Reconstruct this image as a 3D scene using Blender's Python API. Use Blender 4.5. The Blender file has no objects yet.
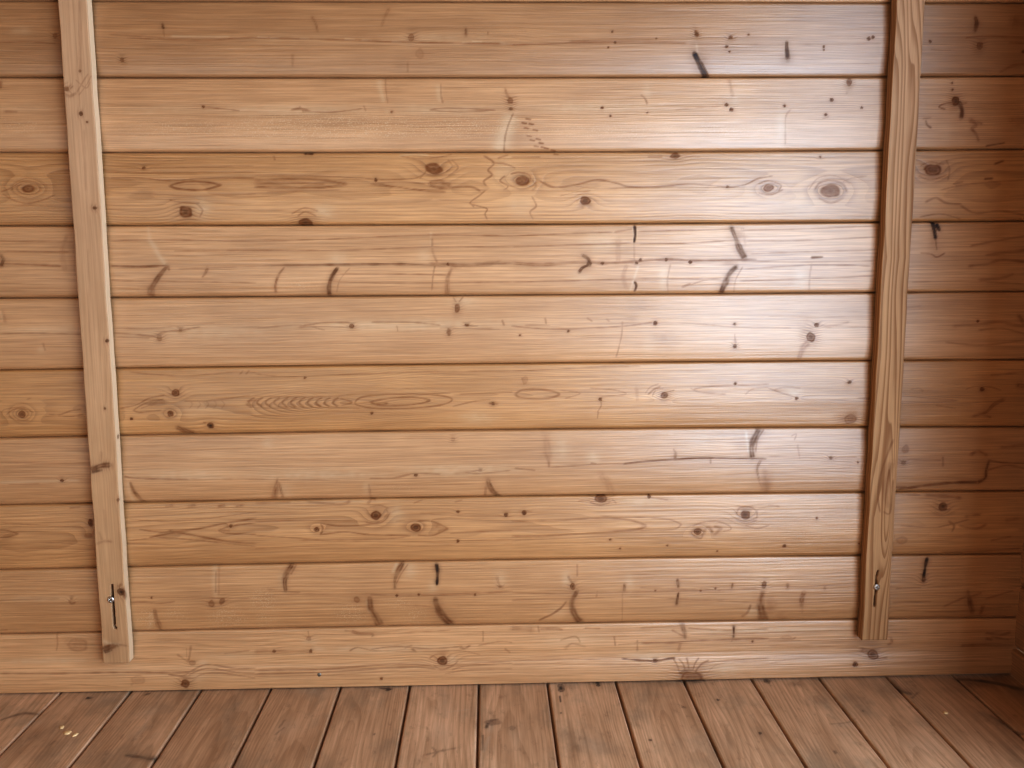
# Boarded pine wall of a small log cabin: varnished boards, two slotted battens, worn plank floor.
WALL_C = {'early': (0.515, 0.299, 0.164), 'late': (0.3, 0.145, 0.06), 'knot': (0.22, 0.078, 0.024), 'black': (0.035, 0.016, 0.012), 'pale': (0.62, 0.46, 0.31), 'yellow': (0.98, 0.9, 0.68), 'rough': 0.5, 'spec': 0.12, 'bump': 1.0, 'coat': 1.0}
BAT_C = {'early': (0.54, 0.345, 0.215), 'late': (0.35, 0.185, 0.095), 'knot': (0.22, 0.085, 0.032), 'black': (0.03, 0.013, 0.009), 'pale': (0.74, 0.56, 0.39), 'yellow': (1.0, 0.95, 0.8)}
FLO_C = {'early': (0.57, 0.365, 0.232), 'late': (0.4, 0.238, 0.138), 'knot': (0.13, 0.066, 0.038), 'black': (0.03, 0.025, 0.026), 'pale': (0.54, 0.43, 0.34), 'yellow': (1, 0.9, 0.7), 'rough': 0.5, 'spec': 0.25}
OPEN_Y0 = -2.92
OPEN_Y1 = -0.4
OPEN_Z0 = 0.03
OPEN_Z1 = 1.89
CLOSED = True
SHADE_DEPTH = 0.07
AREAS = [('daylight_near', (0.934, -0.9, 0.96), (-1, 0, 0), 1.0, 1.84, 22, (0.71, 1, 1.34)), ('daylight_far', (0.934, -2.15, 0.64), (-1, 0, 0), 1.5, 1.22, 60, (0.71, 1, 1.34)), ('rear_fill', (-0.9, -2.95, 0.55), (0.1, 1, -0.05), 2.4, 0.9, 17, (0.78, 1, 1.12))]  # the rear lamp is an added fill, no window stands there
WORLD = (0.82, 0.95, 1.0, 1.1)
EXPOSURE = 0.0
GAMMA = 0.63
JOINTS = {1: [-0.000598, 1.142081], 2: [0.001807, 0.00025, 1.027355], 3: [0.003252, -0.000421, 0.911685], 4: [0.002019, -0.00072, 0.796884], 5: [0.000646, -0.000705, 0.681722], 6: [-0.003311, 0.001106, 0.567739], 7: [-0.006233, 5.6e-05, 0.455125], 8: [-0.003903, 0.00103, 0.338954], 9: [-0.005171, 0.000669, 0.225738], 10: [-0.003978, -0.000434, 0.108224]}
FLOOR0, FLOORW = -0.74968, 0.12097
CAM = {'f': 869.46, 'm': [[0.999611, 0.009925, -0.026082, 0.0], [-0.02725, 0.145594, -0.988969, -1.442354], [-0.006018, 0.989295, 0.145808, 0.745878], [0.0, 0.0, 0.0, 1.0]]}
BOARDS = {0: {'A': 14, 'p': 1, 'vc': 0.5, 'g': [(-17928, 0), (19729, 4)], 'amp': 0.2, 'na': 0.8, 'yel': 0.2, 'tone': 0.95}, 1: {'A': 15, 'p': 1, 'vc': 0.5, 'g': [(-18132, 0), (19947, 4)], 'amp': 0.2, 'na': 0.9, 'yel': 0.25, 'tone': 0.79}, 2: {'A': 17, 'p': 1, 'vc': 0.5, 'g': [(-18356, 0), (20186, 4)], 'amp': 0.26, 'na': 0.6, 'yel': 0.15, 'tone': 1.0, 'wob': 0.5}, 3: {'A': 7.5, 'p': 2, 'vc': 0.53, 'g': [(-18579, 2), (-7787, 1), (-7330, 2.4), (-6366, 0.6), (-4683, 1.0), (-3981, 0.2), (-3021, 1.2), (-2218, 0.2), (-864, 1.8), (-281, 0.4), (530, 2), (1425, 0.6), (2487, 1.2), (3471, 0.4), (4590, 2.0), (5615, 2.6), (7310, 2.2), (8279, 0.8), (11815, 3)], 'amp': 0.6, 'na': 0.35, 'yel': 0.7, 'tone': 1.0, 'gw': 0.5}, 4: {'A': 8, 'p': 1, 'vc': 0.5, 'g': [(-18810, 0), (20672, 4)], 'amp': 0.26, 'na': 0.5, 'yel': 0.3, 'tone': 1.02, 'wob': 0.5}, 5: {'A': 15, 'p': 1, 'vc': 0.5, 'g': [(-19031, 0), (20909, 4)], 'amp': 0.18, 'na': 0.8, 'yel': 0.3, 'tone': 1.02}, 6: {'A': 9, 'p': 2, 'vc': 0.46, 'g': [(-19264, 3), (-8101, 2), (-7726, 3), (-6794, 1), (-5809, 2), (-3995, 0), (-2501, -10), (-2251, -10.6), (-1500, -9), (-663, -10), (9, -10.5), (800, -9), (1864, -10), (2949, -8.8), (3903, -10), (5271, -9.2), (6646, -10), (8392, -9), (12217, -8)], 'amp': 0.5, 'na': 0.45, 'yel': 0.85, 'tone': 0.97, 'gw': 0.35, 'edge': 0.5}, 7: {'A': 13, 'p': 1, 'vc': 0.5, 'g': [(-19485, 0), (21396, 4)], 'amp': 0.15, 'na': 0.8, 'yel': 0.35, 'tone': 0.98}, 8: {'A': 8, 'p': 2, 'vc': 0.52, 'g': [(-19700, 3), (-8301, 1), (-7968, 0.2), (-6798, 1), (-5455, 0), (-4004, 1), (-1965, 1.6), (-700, 0.2), (503, 0.6), (1884, 1.6), (2664, 0.9), (3620, 1.2), (4405, 1.8), (6422, 0.6), (7869, 2), (12474, 1)], 'amp': 0.42, 'na': 0.4, 'yel': 0.7, 'tone': 1.02, 'gw': 0.6}, 9: {'A': 10, 'p': 1, 'vc': 0.5, 'g': [(-19927, 0), (21874, 4)], 'amp': 0.26, 'na': 0.6, 'yel': 0.5, 'tone': 1.02}, 10: {'A': 10, 'p': 1, 'vc': 0.4, 'g': [(-20156, 0), (22121, 4)], 'amp': 0.3, 'na': 0.7, 'yel': 0.35, 'tone': 1.12}}
WALL_FEATS = [
('b',1,-7232,10975,154,60,0.25,1),('s',1,(-7587,10796,-7123,10811,-6709,10781),12.2,12.2,0.4,0,0),('k',1,-6715,10901,31,45,0,0.6,1.5,0),
('s',1,(-5048,11081,-5037,11006),16.7,24.4,0.8,0.3,0),('s',1,(-5039,10976,-5029,10886),15.3,7.6,0.35,0,0),('k',1,-5705,10541,25,36,0,0.6,1.5,0.2),
('s',1,(-4920,10894,-4485,10887,-4018,10887),13.8,10.7,0,0,0.6),('s',1,(-5880,10916,-5262,10886,-5031,10857),10.7,10.7,0.3,0,0),
('s',1,(-5604,10871,-4489,10827,-3707,10872,-2926,10857),12.2,12.2,0.42,0,0),
('s',1,(-3614,10865,-2457,10843,-1908,10828,-1357,10805,-94,10783,413,10775),13.9,13.9,0.6,0,0),('s',1,(-3582,10880,-3426,10874),16.9,9.2,0,0,0.65),
('s',1,(-3395,10865,-3239,10859),16.9,9.2,0,0,0.65),('s',1,(-2926,10857,-2770,10851),16.9,9.2,0,0,0.65),('s',1,(-2221,10850,-2064,10844),16.9,9.2,0,0,0.65),
('s',1,(-1955,10835,-1798,10829),16.9,9.2,0,0,0.65),('s',1,(-1483,10813,-1326,10807),17.0,9.3,0,0,0.65),('s',1,(-379,10798,-221,10792),17.0,9.3,0,0,0.65),
('s',1,(-220,10813,-62,10807),17.0,9.3,0,0,0.65),('s',1,(223,10783,381,10777),17.1,9.3,0,0,0.65),('s',1,(-2725,11187,-2667,11083,-2640,10963),24.5,18.4,0.42,0,0),
('s',1,(-1517,11308,-1583,11188,-1634,11053),33.7,23.0,0.4,0,0),('k',1,-1182,10873,47,53,0,0.65,1.5,0),('k',1,-1046,10631,63,76,0,0.25,0,0),
('s',1,(-313,11009,-314,10904),20.1,27.8,0.75,0.2,0),('s',1,(34,10964,34,10919),10.8,10.8,0.5,0,0),('s',1,(-3046,10616,-3054,10434),24.7,18.5,0.3,0,0),
('b',1,-1366,10449,95,91,-0.08,0),('s',1,(-1238,10510,-1242,10358),15.5,15.5,0.3,0,0),('b',1,-725,10858,789,91,0.25,1),('b',1,-3082,10872,782,75,0.15,1),
('s',1,(413,10768,937,10776,1415,10798),12.4,12.4,0.6,0,0),('s',1,(1335,10809,1813,10811,2772,10806,3172,10791),29.6,18.7,0.45,0,0),
('s',1,(3253,10784,4378,10769,6317,10785),11.0,11.0,0.35,0,0),('s',1,(1414,10844,2451,10867,4374,10876,6311,10907),9.4,9.4,0.25,0,0),('k',1,2003,10966,18,17,0,1,0.5,0.55),
('k',1,2052,10799,21,20,0,1,0.5,0.55),('k',1,2707,10860,14,14,0,1,0.5,0.55),('k',1,1941,10723,13,12,0,1,0.5,0.55),('k',1,3832,10738,26,24,0,1,0.5,0.55),
('k',1,3883,10662,16,15,0,1,0.5,0.55),('k',1,4180,10921,19,18,0,1,0.5,0.55),('k',1,5396,10738,19,18,0,1,0.5,0.55),('k',1,5399,10692,15,14,0,1,0.5,0.55),
('k',1,6119,10861,26,25,0,1,0.5,0.55),('k',1,6183,10876,26,25,0,1,0.5,0.55),('k',1,3345,10936,32,49,0.4,0.9,1.5,0.3),('k',1,3892,10875,35,27,0,0.9,1.5,0.35),
('s',1,(3321,10631,3388,10509,3456,10386,3540,10247),34.6,40.9,1,0.75,0),('s',1,(3370,10600,3470,10447,3588,10247),15.7,18.9,0.8,0.5,0),('b',1,3420,10509,145,153,0.35,2),
('s',1,(3349,10784,3368,10646),15.7,15.7,0,0,0.4),('s',1,(4796,10815,4800,10692,4823,10539),22.0,34.6,0.9,0.45,0),('b',1,4805,10570,97,77,0.3,2),
('s',1,(7833,11198,7857,11091,7833,10969),31.6,41.0,0.85,0.3,0),('k',1,7931,10754,49,54,0,0.8,1.5,0.25),('k',1,7112,10815,23,22,0,1,0.5,0.4),
('s',1,(7693,10877,8018,10900,8656,10877),15.8,15.8,0.55,0,0),('s',1,(8441,11122,8639,11092),79.1,110.7,0.5,0,0),
('s',1,(8305,10352,8494,10445,8690,10461),19.2,32.0,0.6,0,0),('s',1,(8401,10800,8664,10785),15.9,15.9,0.5,0,0),('k',1,8641,10662,25,23,0,1,0.5,0.3),
('s',1,(7136,10693,7463,10677),9.5,9.5,0.3,0,0),('s',2,(-7624,10210,-7632,10119),23.0,23.0,0.6,0,0),('s',2,(-7588,9754,-7401,9754),18.5,18.5,0.4,0,0),
('s',2,(-7395,9815,-6788,9814),12.4,12.4,0.2,0,0),('b',2,-7209,9815,467,61,0.2,1),('k',2,-4484,9826,20,20,0,1,0.5,0.1),
('s',2,(-4484,9826,-4202,9795,-3920,9764),14.0,9.3,0.5,0,0),('b',2,-5178,9781,942,77,0.22,1),('b',2,-2971,9777,1267,92,0.32,1),('b',2,-745,9774,958,93,0.32,1),
('b',2,1661,9801,1128,93,0.28,1),('b',2,-4723,9503,1104,139,0.5,3),('b',2,-2506,9499,1750,171,0.95,3),('b',2,-590,9494,961,156,0.6,3),('b',2,1987,9426,1457,156,0.35,3),
('b',2,3773,9454,978,126,0.3,3),('s',2,(-1688,10236,-1691,10144,-1634,9898),62.4,31.2,0,0,0.45),('s',2,(-1601,10251,-1597,10083,-1571,9883),12.5,12.5,0.42,0,0),
('b',2,-1455,10082,159,153,-0.06,0),('s',2,(-770,10143,-743,9897),46.9,31.3,0,0,0.4),('s',2,(-722,10174,-725,10005,-695,9882),11.0,11.0,0.4,0,0),
('s',2,(-3098,9778,-2970,9793,-2844,9777),17.2,17.2,0.6,0,0),('s',2,(-2969,9824,-2909,9747),15.6,15.6,0.5,0,0),('s',2,(-2908,9762,-2497,9738,-1987,9791),12.5,7.8,0.5,0,0),
('s',2,(-1954,9837,-1924,9760),12.5,12.5,0.4,0,0),('k',2,-1511,9744,19,19,0,1,0.5,0.2),('s',2,(-905,9774,-665,9797,-265,9788,135,9765),11.0,11.0,0.55,0,0),
('s',2,(-905,9766,-426,9742,135,9765),9.4,9.4,0.45,0,0),('s',2,(407,9679,325,9492,260,9337,177,9149),110.9,142.6,0,0,0.75),
('s',2,(423,9710,341,9524,292,9337,274,9133),15.8,15.8,0.55,0,0),('b',2,501,9383,145,219,-0.05,0),('k',2,376,9911,48,46,0,0.8,1.5,0),('k',2,391,9787,32,25,0,0.85,1.5,0.2),
('s',2,(297,10111,329,10004,392,9942),18.8,23.5,0.5,0,0),('s',2,(631,9632,704,9619),15.8,12.6,0.75,0,0),('s',2,(567,9570,639,9557),15.8,12.7,0.75,0,0),
('s',2,(679,9554,752,9541),15.8,12.7,0.75,0,0),('s',2,(599,9492,671,9479),15.8,12.7,0.75,0,0),('s',2,(743,9460,816,9448),15.9,12.7,0.75,0,0),
('s',2,(646,9367,719,9354),15.9,12.7,0.75,0,0),('s',2,(791,9320,864,9307),15.9,12.7,0.75,0,0),('s',2,(695,9304,767,9292),15.9,12.7,0.75,0,0),
('s',2,(840,9257,912,9244),15.9,12.7,0.75,0,0),('s',2,(759,9210,832,9197),15.9,12.7,0.75,0,0),('s',2,(872,9194,945,9181),15.9,12.7,0.75,0,0),
('s',2,(1034,9147,1106,9134),15.9,12.8,0.75,0,0),('s',3,(1082,9084,1155,9071),16.0,12.8,0.75,0,0),('s',2,(920,9178,993,9166),15.9,12.7,0.75,0,0),
('k',2,1854,9800,21,20,0,1,0.5,0.45),('k',2,1984,9676,18,17,0,1,0.5,0.45),('k',2,2582,9722,15,14,0,1,0.5,0.45),('k',2,3859,9844,28,26,0,1,0.5,0.45),
('k',2,3943,9766,33,31,0,1,0.5,0.45),('k',2,4803,9827,24,23,0,1,0.5,0.45),('k',2,6062,9794,20,19,0,1,0.5,0.45),('k',2,5565,9919,29,28,0,1,0.5,0.45),
('k',2,5478,9685,26,25,0,1,0.5,0.45),('s',2,(2480,10001,2546,9939,2579,9861),12.7,14.2,0.55,0,0),('b',2,2576,10047,64,124,0.3,1),
('s',2,(3895,10247,3932,10108,3952,9984),34.8,23.8,0.3,0,0),('b',2,4003,9922,130,187,0.2,1),('s',2,(3034,9767,3277,9790,3762,9821),11.1,11.1,0.3,0,0),
('k',2,5845,10199,39,62,0,0.85,1.5,0.15),('s',2,(5864,10137,5805,10013),47.8,15.9,0.2,0,0),('b',2,5845,10199,196,124,0.15,1),
('s',2,(4903,9764,4827,9639,4844,9215),12.8,12.8,0.35,0,0),('b',2,4751,9483,82,252,0.3,1),('s',2,(5529,9654,5432,9623),12.8,9.6,0.4,0,0),
('k',2,7598,9901,58,71,0,1,1.5,0.45),('s',2,(7632,9885,7707,9760,7700,9618),38.7,29.0,0.8,0.3,0),('s',2,(7567,9870,7436,9862,7325,9807,7426,9768),16.1,11.3,0.75,0,0),
('s',2,(7125,9588,7146,9525,7215,9477),21.0,16.1,0.7,0.1,0),('s',2,(7074,9620,7204,9635),14.5,11.3,0.4,0,0),('s',2,(7684,9854,7781,9869),24.1,12.9,0.6,0,0),
('k',2,7529,10182,18,17,0,1,0.5,0.3),('k',2,7537,10073,18,17,0,1,0.5,0.3),('s',2,(7850,9602,7955,9523,7893,9460,7965,9381,8023,9270),35.6,19.4,0.55,0,0),
('s',2,(7902,9571,8053,9539),25.9,16.2,0.5,0,0),('s',2,(8162,9190,8260,9206,8457,9237),19.5,11.4,0.6,0.2,0),('b',2,7468,9398,132,158,0.2,1),
('s',2,(8528,9601,8765,9537),64.8,81.0,0.3,0,0),('k',3,-7332,8564,95,53,0,0.85,3,0),
('s',3,(-7761,8518,-7598,8580,-7432,8673,-7274,8688,-7090,8625,-6709,8639),11.0,11.0,0.5,0,0),
('s',3,(-7733,8487,-7583,8392,-7367,8336,-7109,8390,-6913,8468),12.6,11.0,0.5,0,0),('s',3,(-7601,8549,-7469,8619,-7278,8634,-7125,8578),9.4,9.4,0.4,0,0),
('k',3,-5489,8885,25,25,0,1,0.5,0.3),('s',3,(-6007,8731,-5563,8729,-5058,8680,-4611,8718,-3750,8722),11.1,11.1,0.5,0,0),
('s',3,(-6106,8887,-5553,8877,-3741,8910),7.9,7.9,0.3,0,0),('s',3,(-5095,8602,-4853,8664,-4534,8662,-4266,8614),17.4,15.8,0.7,0,0),
('s',3,(-5095,8602,-4939,8554,-4573,8537,-4266,8614),20.6,15.8,0.75,0,0),('s',3,(-5000,8601,-4775,8624,-4457,8615),11.1,9.5,0.4,0,0),
('s',3,(-6134,8512,-5421,8477,-4627,8442,-3730,8470),9.5,9.5,0.4,0,0),('s',3,(-6111,8825,-4925,8789,-3713,8816),7.9,7.9,0.35,0,0),
('k',3,-4865,8191,104,87,0,0.95,2.2,0.25),('b',3,-4590,8253,144,143,0.4,1),('s',3,(-5109,8381,-4873,8333,-4633,8332),11.1,11.1,0.5,0,0),
('s',3,(-4682,8316,-4592,8221,-4646,8110),12.7,12.7,0.45,0,0),('s',3,(-2919,9103,-2792,9095),22.1,15.8,0.9,0.5,0),('s',3,(-3415,9066,-3402,9003),15.8,11.0,0.5,0,0),
('s',3,(-1401,9060,-1207,9090,-951,9074),19.0,15.9,0,0,0.5),('k',3,-858,8854,135,88,-0.15,0.95,2.4,0.1),('s',3,(-1087,8713,-1005,8791,-955,8870),15.9,12.8,0.5,0,0),
('s',3,(-1732,8683,-1410,8690,-1151,8713,-1021,8775),12.8,12.8,0.6,0,0),('s',3,(-666,8806,-567,8900,-630,8995),12.7,12.7,0.5,0,0),
('s',3,(-634,8743,-471,8868,-566,8994),11.2,11.2,0.45,0,0),('s',3,(-1401,9060,-1080,9012,-758,9042,-564,9088),11.1,11.1,0.45,0,0),
('s',3,(-927,8617,-765,8656,-605,8584),32.0,41.6,0.6,0,0),('s',3,(-928,8601,-767,8553,-589,8568),25.6,22.4,0.6,0,0),('k',3,-1796,8684,29,28,0,1,0.5,0.45),
('s',3,(-1972,8708,-1603,8683),11.2,11.2,0.5,0,0),('s',3,(-3716,8769,-2853,8751,-1972,8716),9.5,9.5,0.45,0,0),
('s',3,(-3720,8675,-3175,8705,-2696,8687,-2280,8622),19.1,22.2,0.65,0,0),('s',3,(-3725,8581,-3021,8562,-2539,8576,-2264,8622),19.1,22.3,0.65,0,0),
('s',3,(-3723,8628,-3178,8642,-2618,8624),31.8,22.2,0.45,0,0),('s',3,(-3537,8501,-2863,8514,-2380,8528),9.6,9.6,0.4,0,0),
('s',3,(-1862,8621,-1493,8572,-1091,8523,-687,8489),16.0,22.4,0.65,0,0),('s',3,(-1862,8621,-1411,8651,-1008,8617),12.8,12.8,0.45,0,0),
('s',3,(-638,8553,-281,8567,-120,8503),19.2,16.0,0.55,0,0),('s',3,(-49,9056,111,8945,13,8835,77,8756,-53,8661,-22,8582),16.0,16.0,0.6,0,0),
('s',3,(79,8945,289,8929,450,8865),12.8,12.8,0.5,0,0),('s',3,(287,8739,206,8660,335,8581,270,8517),12.8,12.8,0.55,0,0),('s',3,(176,9023,338,9070),12.7,12.7,0.4,0,0),
('b',3,288,8802,227,221,0.22,1),('s',3,(401,8739,855,8769,1831,8797),8.0,8.0,0.3,0,0),('s',3,(403,9038,856,9037),12.8,9.6,0.4,0,0),('k',3,3049,9046,73,47,0,1,1.2,0.35),
('s',3,(2610,9032,2838,9039),11.2,14.4,0.5,0,0),('s',3,(3196,9046,3458,9029),14.5,9.6,0.5,0,0),
('s',3,(823,8674,1018,8570,1213,8561,1506,8608,1783,8670,2077,8622,2323,8557,2814,8563,3305,8601),17.7,17.7,0.6,0,0),
('s',3,(1425,8576,1833,8527,2241,8541,2814,8539),9.7,9.7,0.4,0,0),('s',3,(2814,8555,3305,8601,3914,8551,4209,8589,4404,8677,4649,8724),13.0,13.0,0.55,0,0),
('k',3,3914,8551,21,21,0,1,0.5,0.2),('k',3,563,8659,107,73,0,0.95,2.2,0.1),('s',3,(385,8771,515,8794,677,8754,709,8643),14.4,14.4,0.55,0,0),
('s',3,(725,8516,790,8579,725,8674),22.5,16.1,0.5,0,0),('k',3,4590,8532,82,61,0,0.9,2.2,0),('s',3,(4423,8597,4586,8644,4787,8579,4757,8483),14.6,13.0,0.6,0,0),
('s',3,(4428,8453,4628,8420,4823,8499),13.0,13.0,0.5,0,0),('k',3,5618,8480,166,113,0,0.85,3,0.1),
('s',3,(5352,8497,5430,8609,5610,8648,5811,8591,5884,8463),19.6,19.6,0.6,0,0),('s',3,(5253,8497,5409,8689,5689,8720,5943,8591),13.0,13.0,0.4,0,0),
('s',3,(5424,8368,5627,8287,5839,8366),22.9,19.6,0.5,0,0),('s',3,(5809,8623,5972,8687,6202,8718),14.7,9.8,0.4,0,0),('b',3,5857,8655,199,80,0.2,2),
('k',3,5427,9023,18,17,0,1,0.5,0.2),('b',3,5131,8257,497,129,0.15,1),('k',3,7291,8810,133,87,0,0.95,2.4,0.2),('s',3,(7088,8875,7250,8938,7485,8889),13.0,13.0,0.5,0,0),
('s',3,(7065,8715,7268,8650,7529,8729),13.1,13.1,0.5,0,0),('s',3,(7513,8969,7574,8809,7551,8649),19.6,19.6,0.5,0,0),('s',3,(7639,8584,7804,8616),13.1,9.8,0.4,0,0),
('s',3,(8167,8663,8300,8670),19.7,14.8,0.8,0.2,0),('s',3,(8316,8903,8463,8950),16.4,16.4,0.7,0.1,0),('s',3,(7446,8489,7940,8583,8837,8644),11.5,11.5,0.4,0,0),
('s',3,(7208,8296,7371,8360,7543,8278,7795,8261),19.8,16.5,0.5,0,0),('s',3,(7798,8229,8057,8114,8475,8144,8883,8077),16.5,19.9,0.5,0,0),
('s',3,(7140,8053,7471,8100,7812,8017),13.2,13.2,0.5,0,0),('k',3,-2947,8014,105,58,0,1,2.2,0.4),('s',3,(-3072,8118,-2940,8182,-2782,8117),12.8,12.8,0.5,0,0),
('s',3,(-3167,8151,-2954,8245,-2746,8197),11.2,11.2,0.4,0,0),('b',3,-2634,8180,177,111,0.4,1),
('s',3,(-39,8503,-137,8424,-285,8313,-155,8264,-9,8216,-43,8136,-11,8056),12.9,12.9,0.6,0,0),('s',3,(-285,8313,-220,8249),11.3,11.3,0.5,0,0),
('b',3,528,8277,244,192,0.2,1),('s',3,(724,8404,789,8260,691,8165,740,8052),16.2,12.9,0.45,0,0),('k',3,1589,8337,82,64,0,1,2,0.35),
('s',3,(1181,8418,1425,8473,1670,8496),9.7,9.7,0.4,0,0),('s',4,(-7863,7745,-6910,7724,-6687,7723),11.2,11.2,0.5,0,0),
('s',4,(-6079,7735,-5469,7748,-3767,7723,-2569,7748,-943,7804,395,7780),11.3,11.3,0.5,0,0),('s',4,(-7877,7586,-6763,7564),11.2,11.2,0.5,0,0),
('s',4,(-5079,7570,-3774,7570,-2251,7569,-947,7610,394,7602),11.3,11.3,0.5,0,0),('s',4,(-6124,7109,-5513,7089,-3799,7045),11.3,11.3,0.5,0,0),
('s',4,(-2594,7061,-1451,7028,391,7032),11.5,11.5,0.5,0,0),('s',4,(-2427,7182,-1447,7175,-628,7154),11.4,11.4,0.5,0,0),
('s',4,(395,7780,1182,7808,2036,7836),11.4,11.4,0.5,0,0),('s',4,(394,7602,1347,7629,2335,7656),11.4,11.4,0.5,0,0),
('s',4,(391,7032,1184,7043,2510,7067,3843,7058),11.6,11.6,0.5,0,0),('s',4,(2498,7850,3488,7861,3984,7874),11.5,11.5,0.5,0,0),
('s',4,(2501,7639,3328,7651,4073,7695),11.5,11.5,0.5,0,0),('s',4,(-7895,7386,-7259,7358,-6909,7340),20.8,16.0,0.6,0,0),
('s',4,(-6108,7335,-5658,7324,-5207,7337),19.3,19.3,0.75,0.1,0),('s',4,(-5017,7280,-3786,7320,-3559,7327),12.9,12.9,0.35,0,0),
('s',4,(-3559,7327,-2422,7336,-1443,7338,-789,7317,392,7343),16.3,22.8,0.7,0.15,0),('s',4,(-953,7343,-298,7306,195,7360),26.1,39.2,0.5,0,0),
('s',4,(392,7343,853,7315,1595,7351,2009,7332,2919,7384,3501,7364,4417,7375),32.9,19.7,0.6,0,0),('s',4,(-7867,7522,-7827,7442,-7867,7346),32.0,32.0,0.7,0.2,0),
('s',4,(-6791,7819,-6875,7564,-6850,7275),32.0,48.0,0.25,0,0),('s',4,(-5483,7780,-5397,7636,-5326,7491,-5237,7362),35.3,41.8,0,0,0.55),
('s',4,(-5487,7971,-5467,7780),25.6,32.0,0,0,0.35),('s',4,(-5207,7329,-5346,7169,-5471,6991,-5512,6853),25.9,64.7,0.72,0.1,0),
('s',4,(-5207,7329,-5179,7264),32.3,16.1,0.6,0,0),('s',4,(-4564,7293,-4601,7212,-4653,7148),29.1,12.9,0.55,0,0),('s',4,(-6133,6980,-5683,6960),9.7,9.7,0.3,0,0),
('s',4,(-3317,7301,-3420,7172,-3475,7026,-3481,6896),13.0,26.0,0.7,0,0),('s',4,(-2456,7287,-2559,7134,-2605,6987,-2610,6849),22.8,45.7,0.85,0.25,0),
('s',4,(-2261,7278,-2430,7084,-2486,6889),9.8,9.8,0.3,0,0),('s',4,(-872,7302,-907,7139,-928,6910),13.1,13.1,0.5,0,0),
('s',4,(-594,7267,-662,7105,-683,6843),26.2,36.0,0.55,0,0),('s',4,(-626,7268,-429,7283),29.4,19.6,0.4,0,0),('s',4,(-912,7755,-900,7529,-822,7334),19.5,22.8,0.42,0,0),
('s',4,(-926,7852,-931,7626),21.1,21.1,0,0,0.4),('b',4,-1032,7481,131,162,0.25,1),('b',4,-2450,7441,146,97,0.35,1),('k',4,-658,7325,23,23,0,1,0.5,0.4),
('b',4,-3085,7007,391,98,0.35,3),('s',4,(2406,7931,2416,7802,2401,7672),21.2,14.7,1,0.7,0),('s',4,(2086,7836,2365,7883),19.6,16.3,0.4,0,0),
('s',4,(2401,7672,2406,7346),11.5,11.5,0.3,0,0),('b',4,1841,7659,297,162,0.3,1),('s',4,(4000,7907,4071,7744,4144,7565,4232,7401),42.8,46.1,0.85,0.3,0),
('b',4,4104,7776,149,163,0.28,2),('s',4,(4183,7890,4241,7629),32.9,23.0,0.3,0,0),('s',4,(4103,7270,3974,7123,3912,6975,3866,6827),36.5,59.8,0.9,0.35,0),
('s',4,(4204,7253,4094,7040,4083,6842),11.6,11.6,0.35,0,0),('b',4,4001,7336,200,66,0.35,2),('s',4,(1545,7466,1645,7400,1662,7302),26.3,36.1,0.95,0.35,0),
('s',4,(1645,7302,1546,7254,1497,7189),23.0,29.6,0.85,0.3,0),('b',4,1596,7319,132,147,0.3,2),('b',4,1564,7106,166,98,0.22,1),('k',4,1877,7333,26,26,0,1,0.5,0.45),
('k',4,2505,7378,30,29,0,1,0.5,0.45),('k',4,2936,7384,27,26,0,1,0.5,0.45),('k',4,3335,7341,28,28,0,1,0.5,0.45),('k',4,2439,7330,23,23,0,1,0.5,0.45),
('s',4,(2419,7018,2445,6952,2421,6870),19.9,19.9,0.9,0.5,0),('s',4,(2473,7281,2410,7084,2346,6871),19.8,19.8,0.0,0,0.45),
('s',4,(2274,7282,2227,7118,2279,6921),33.0,42.9,0.28,0,0),('s',4,(2137,7706,2141,7348),49.2,49.2,0.22,0,0),('s',4,(3004,7310,2959,7048,2979,6866),14.9,14.9,0.35,0,0),
('b',4,2892,7081,83,197,0.35,1),('s',4,(3344,6963,3593,7043,3809,7058),11.6,11.6,0.4,0,0),('s',4,(3212,6931,3344,6979),19.9,16.6,0.5,0,0),
('s',4,(4184,7857,5147,7868,6379,7911),12.3,12.3,0.45,0,0),('s',4,(4240,7678,5322,7688,6389,7731),12.4,12.4,0.45,0,0),
('s',4,(4330,7465,5163,7493,6401,7519),12.4,12.4,0.45,0,0),('s',4,(4167,7352,5170,7329,6411,7338),12.4,12.4,0.45,0,0),
('s',4,(4255,7220,5340,7279,6348,7256),12.5,12.5,0.45,0,0),('s',4,(4178,7023,5182,7049,6391,7091),12.5,12.5,0.45,0,0),('s',4,(5351,7402,5535,7409),21.6,13.3,0.75,0.15,0),
('s',4,(5356,7295,5331,7098,5341,6866),16.7,16.7,0.3,0,0),('b',4,5181,7066,117,231,0.3,1),('s',4,(7345,7987,7388,7840,7413,7710),36.5,26.5,1,1,0),
('s',4,(7415,7938,7472,7840),29.8,23.2,1,0.9,0),('s',4,(7413,7710,7443,7513),23.3,15.0,0.6,0,0),('s',4,(7177,7465,7346,7447,7451,7397,7581,7462),13.3,13.3,0.6,0,0),
('b',4,7421,7595,135,132,0.25,2),('s',4,(8012,7575,8345,7639,8911,7734),16.7,20.0,0.45,0,0),('s',4,(8002,7246,8287,7277,8536,7341,8946,7306),23.5,20.1,0.55,0.05,0),
('s',4,(8188,7012,8559,7043,8758,7108),26.9,20.2,0.5,0,0),('s',4,(8276,7425,8695,7472,8930,7504),20.1,26.8,0.45,0,0),
('s',4,(7072,6987,7884,6998,8976,6940),11.8,11.8,0.35,0,0),('s',5,(-7917,6619,-7884,6439),26.0,22.7,0.25,0,0),('s',5,(-7934,6603,-7930,6472),26.0,22.7,0,0,0.4),
('s',5,(-7998,6252,-7352,6255,-6674,6232),13.1,13.1,0.45,0,0),('b',5,-7348,6304,807,82,0.25,1),('s',5,(-7301,6090,-7278,5974),16.4,16.4,0.35,0,0),
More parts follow.
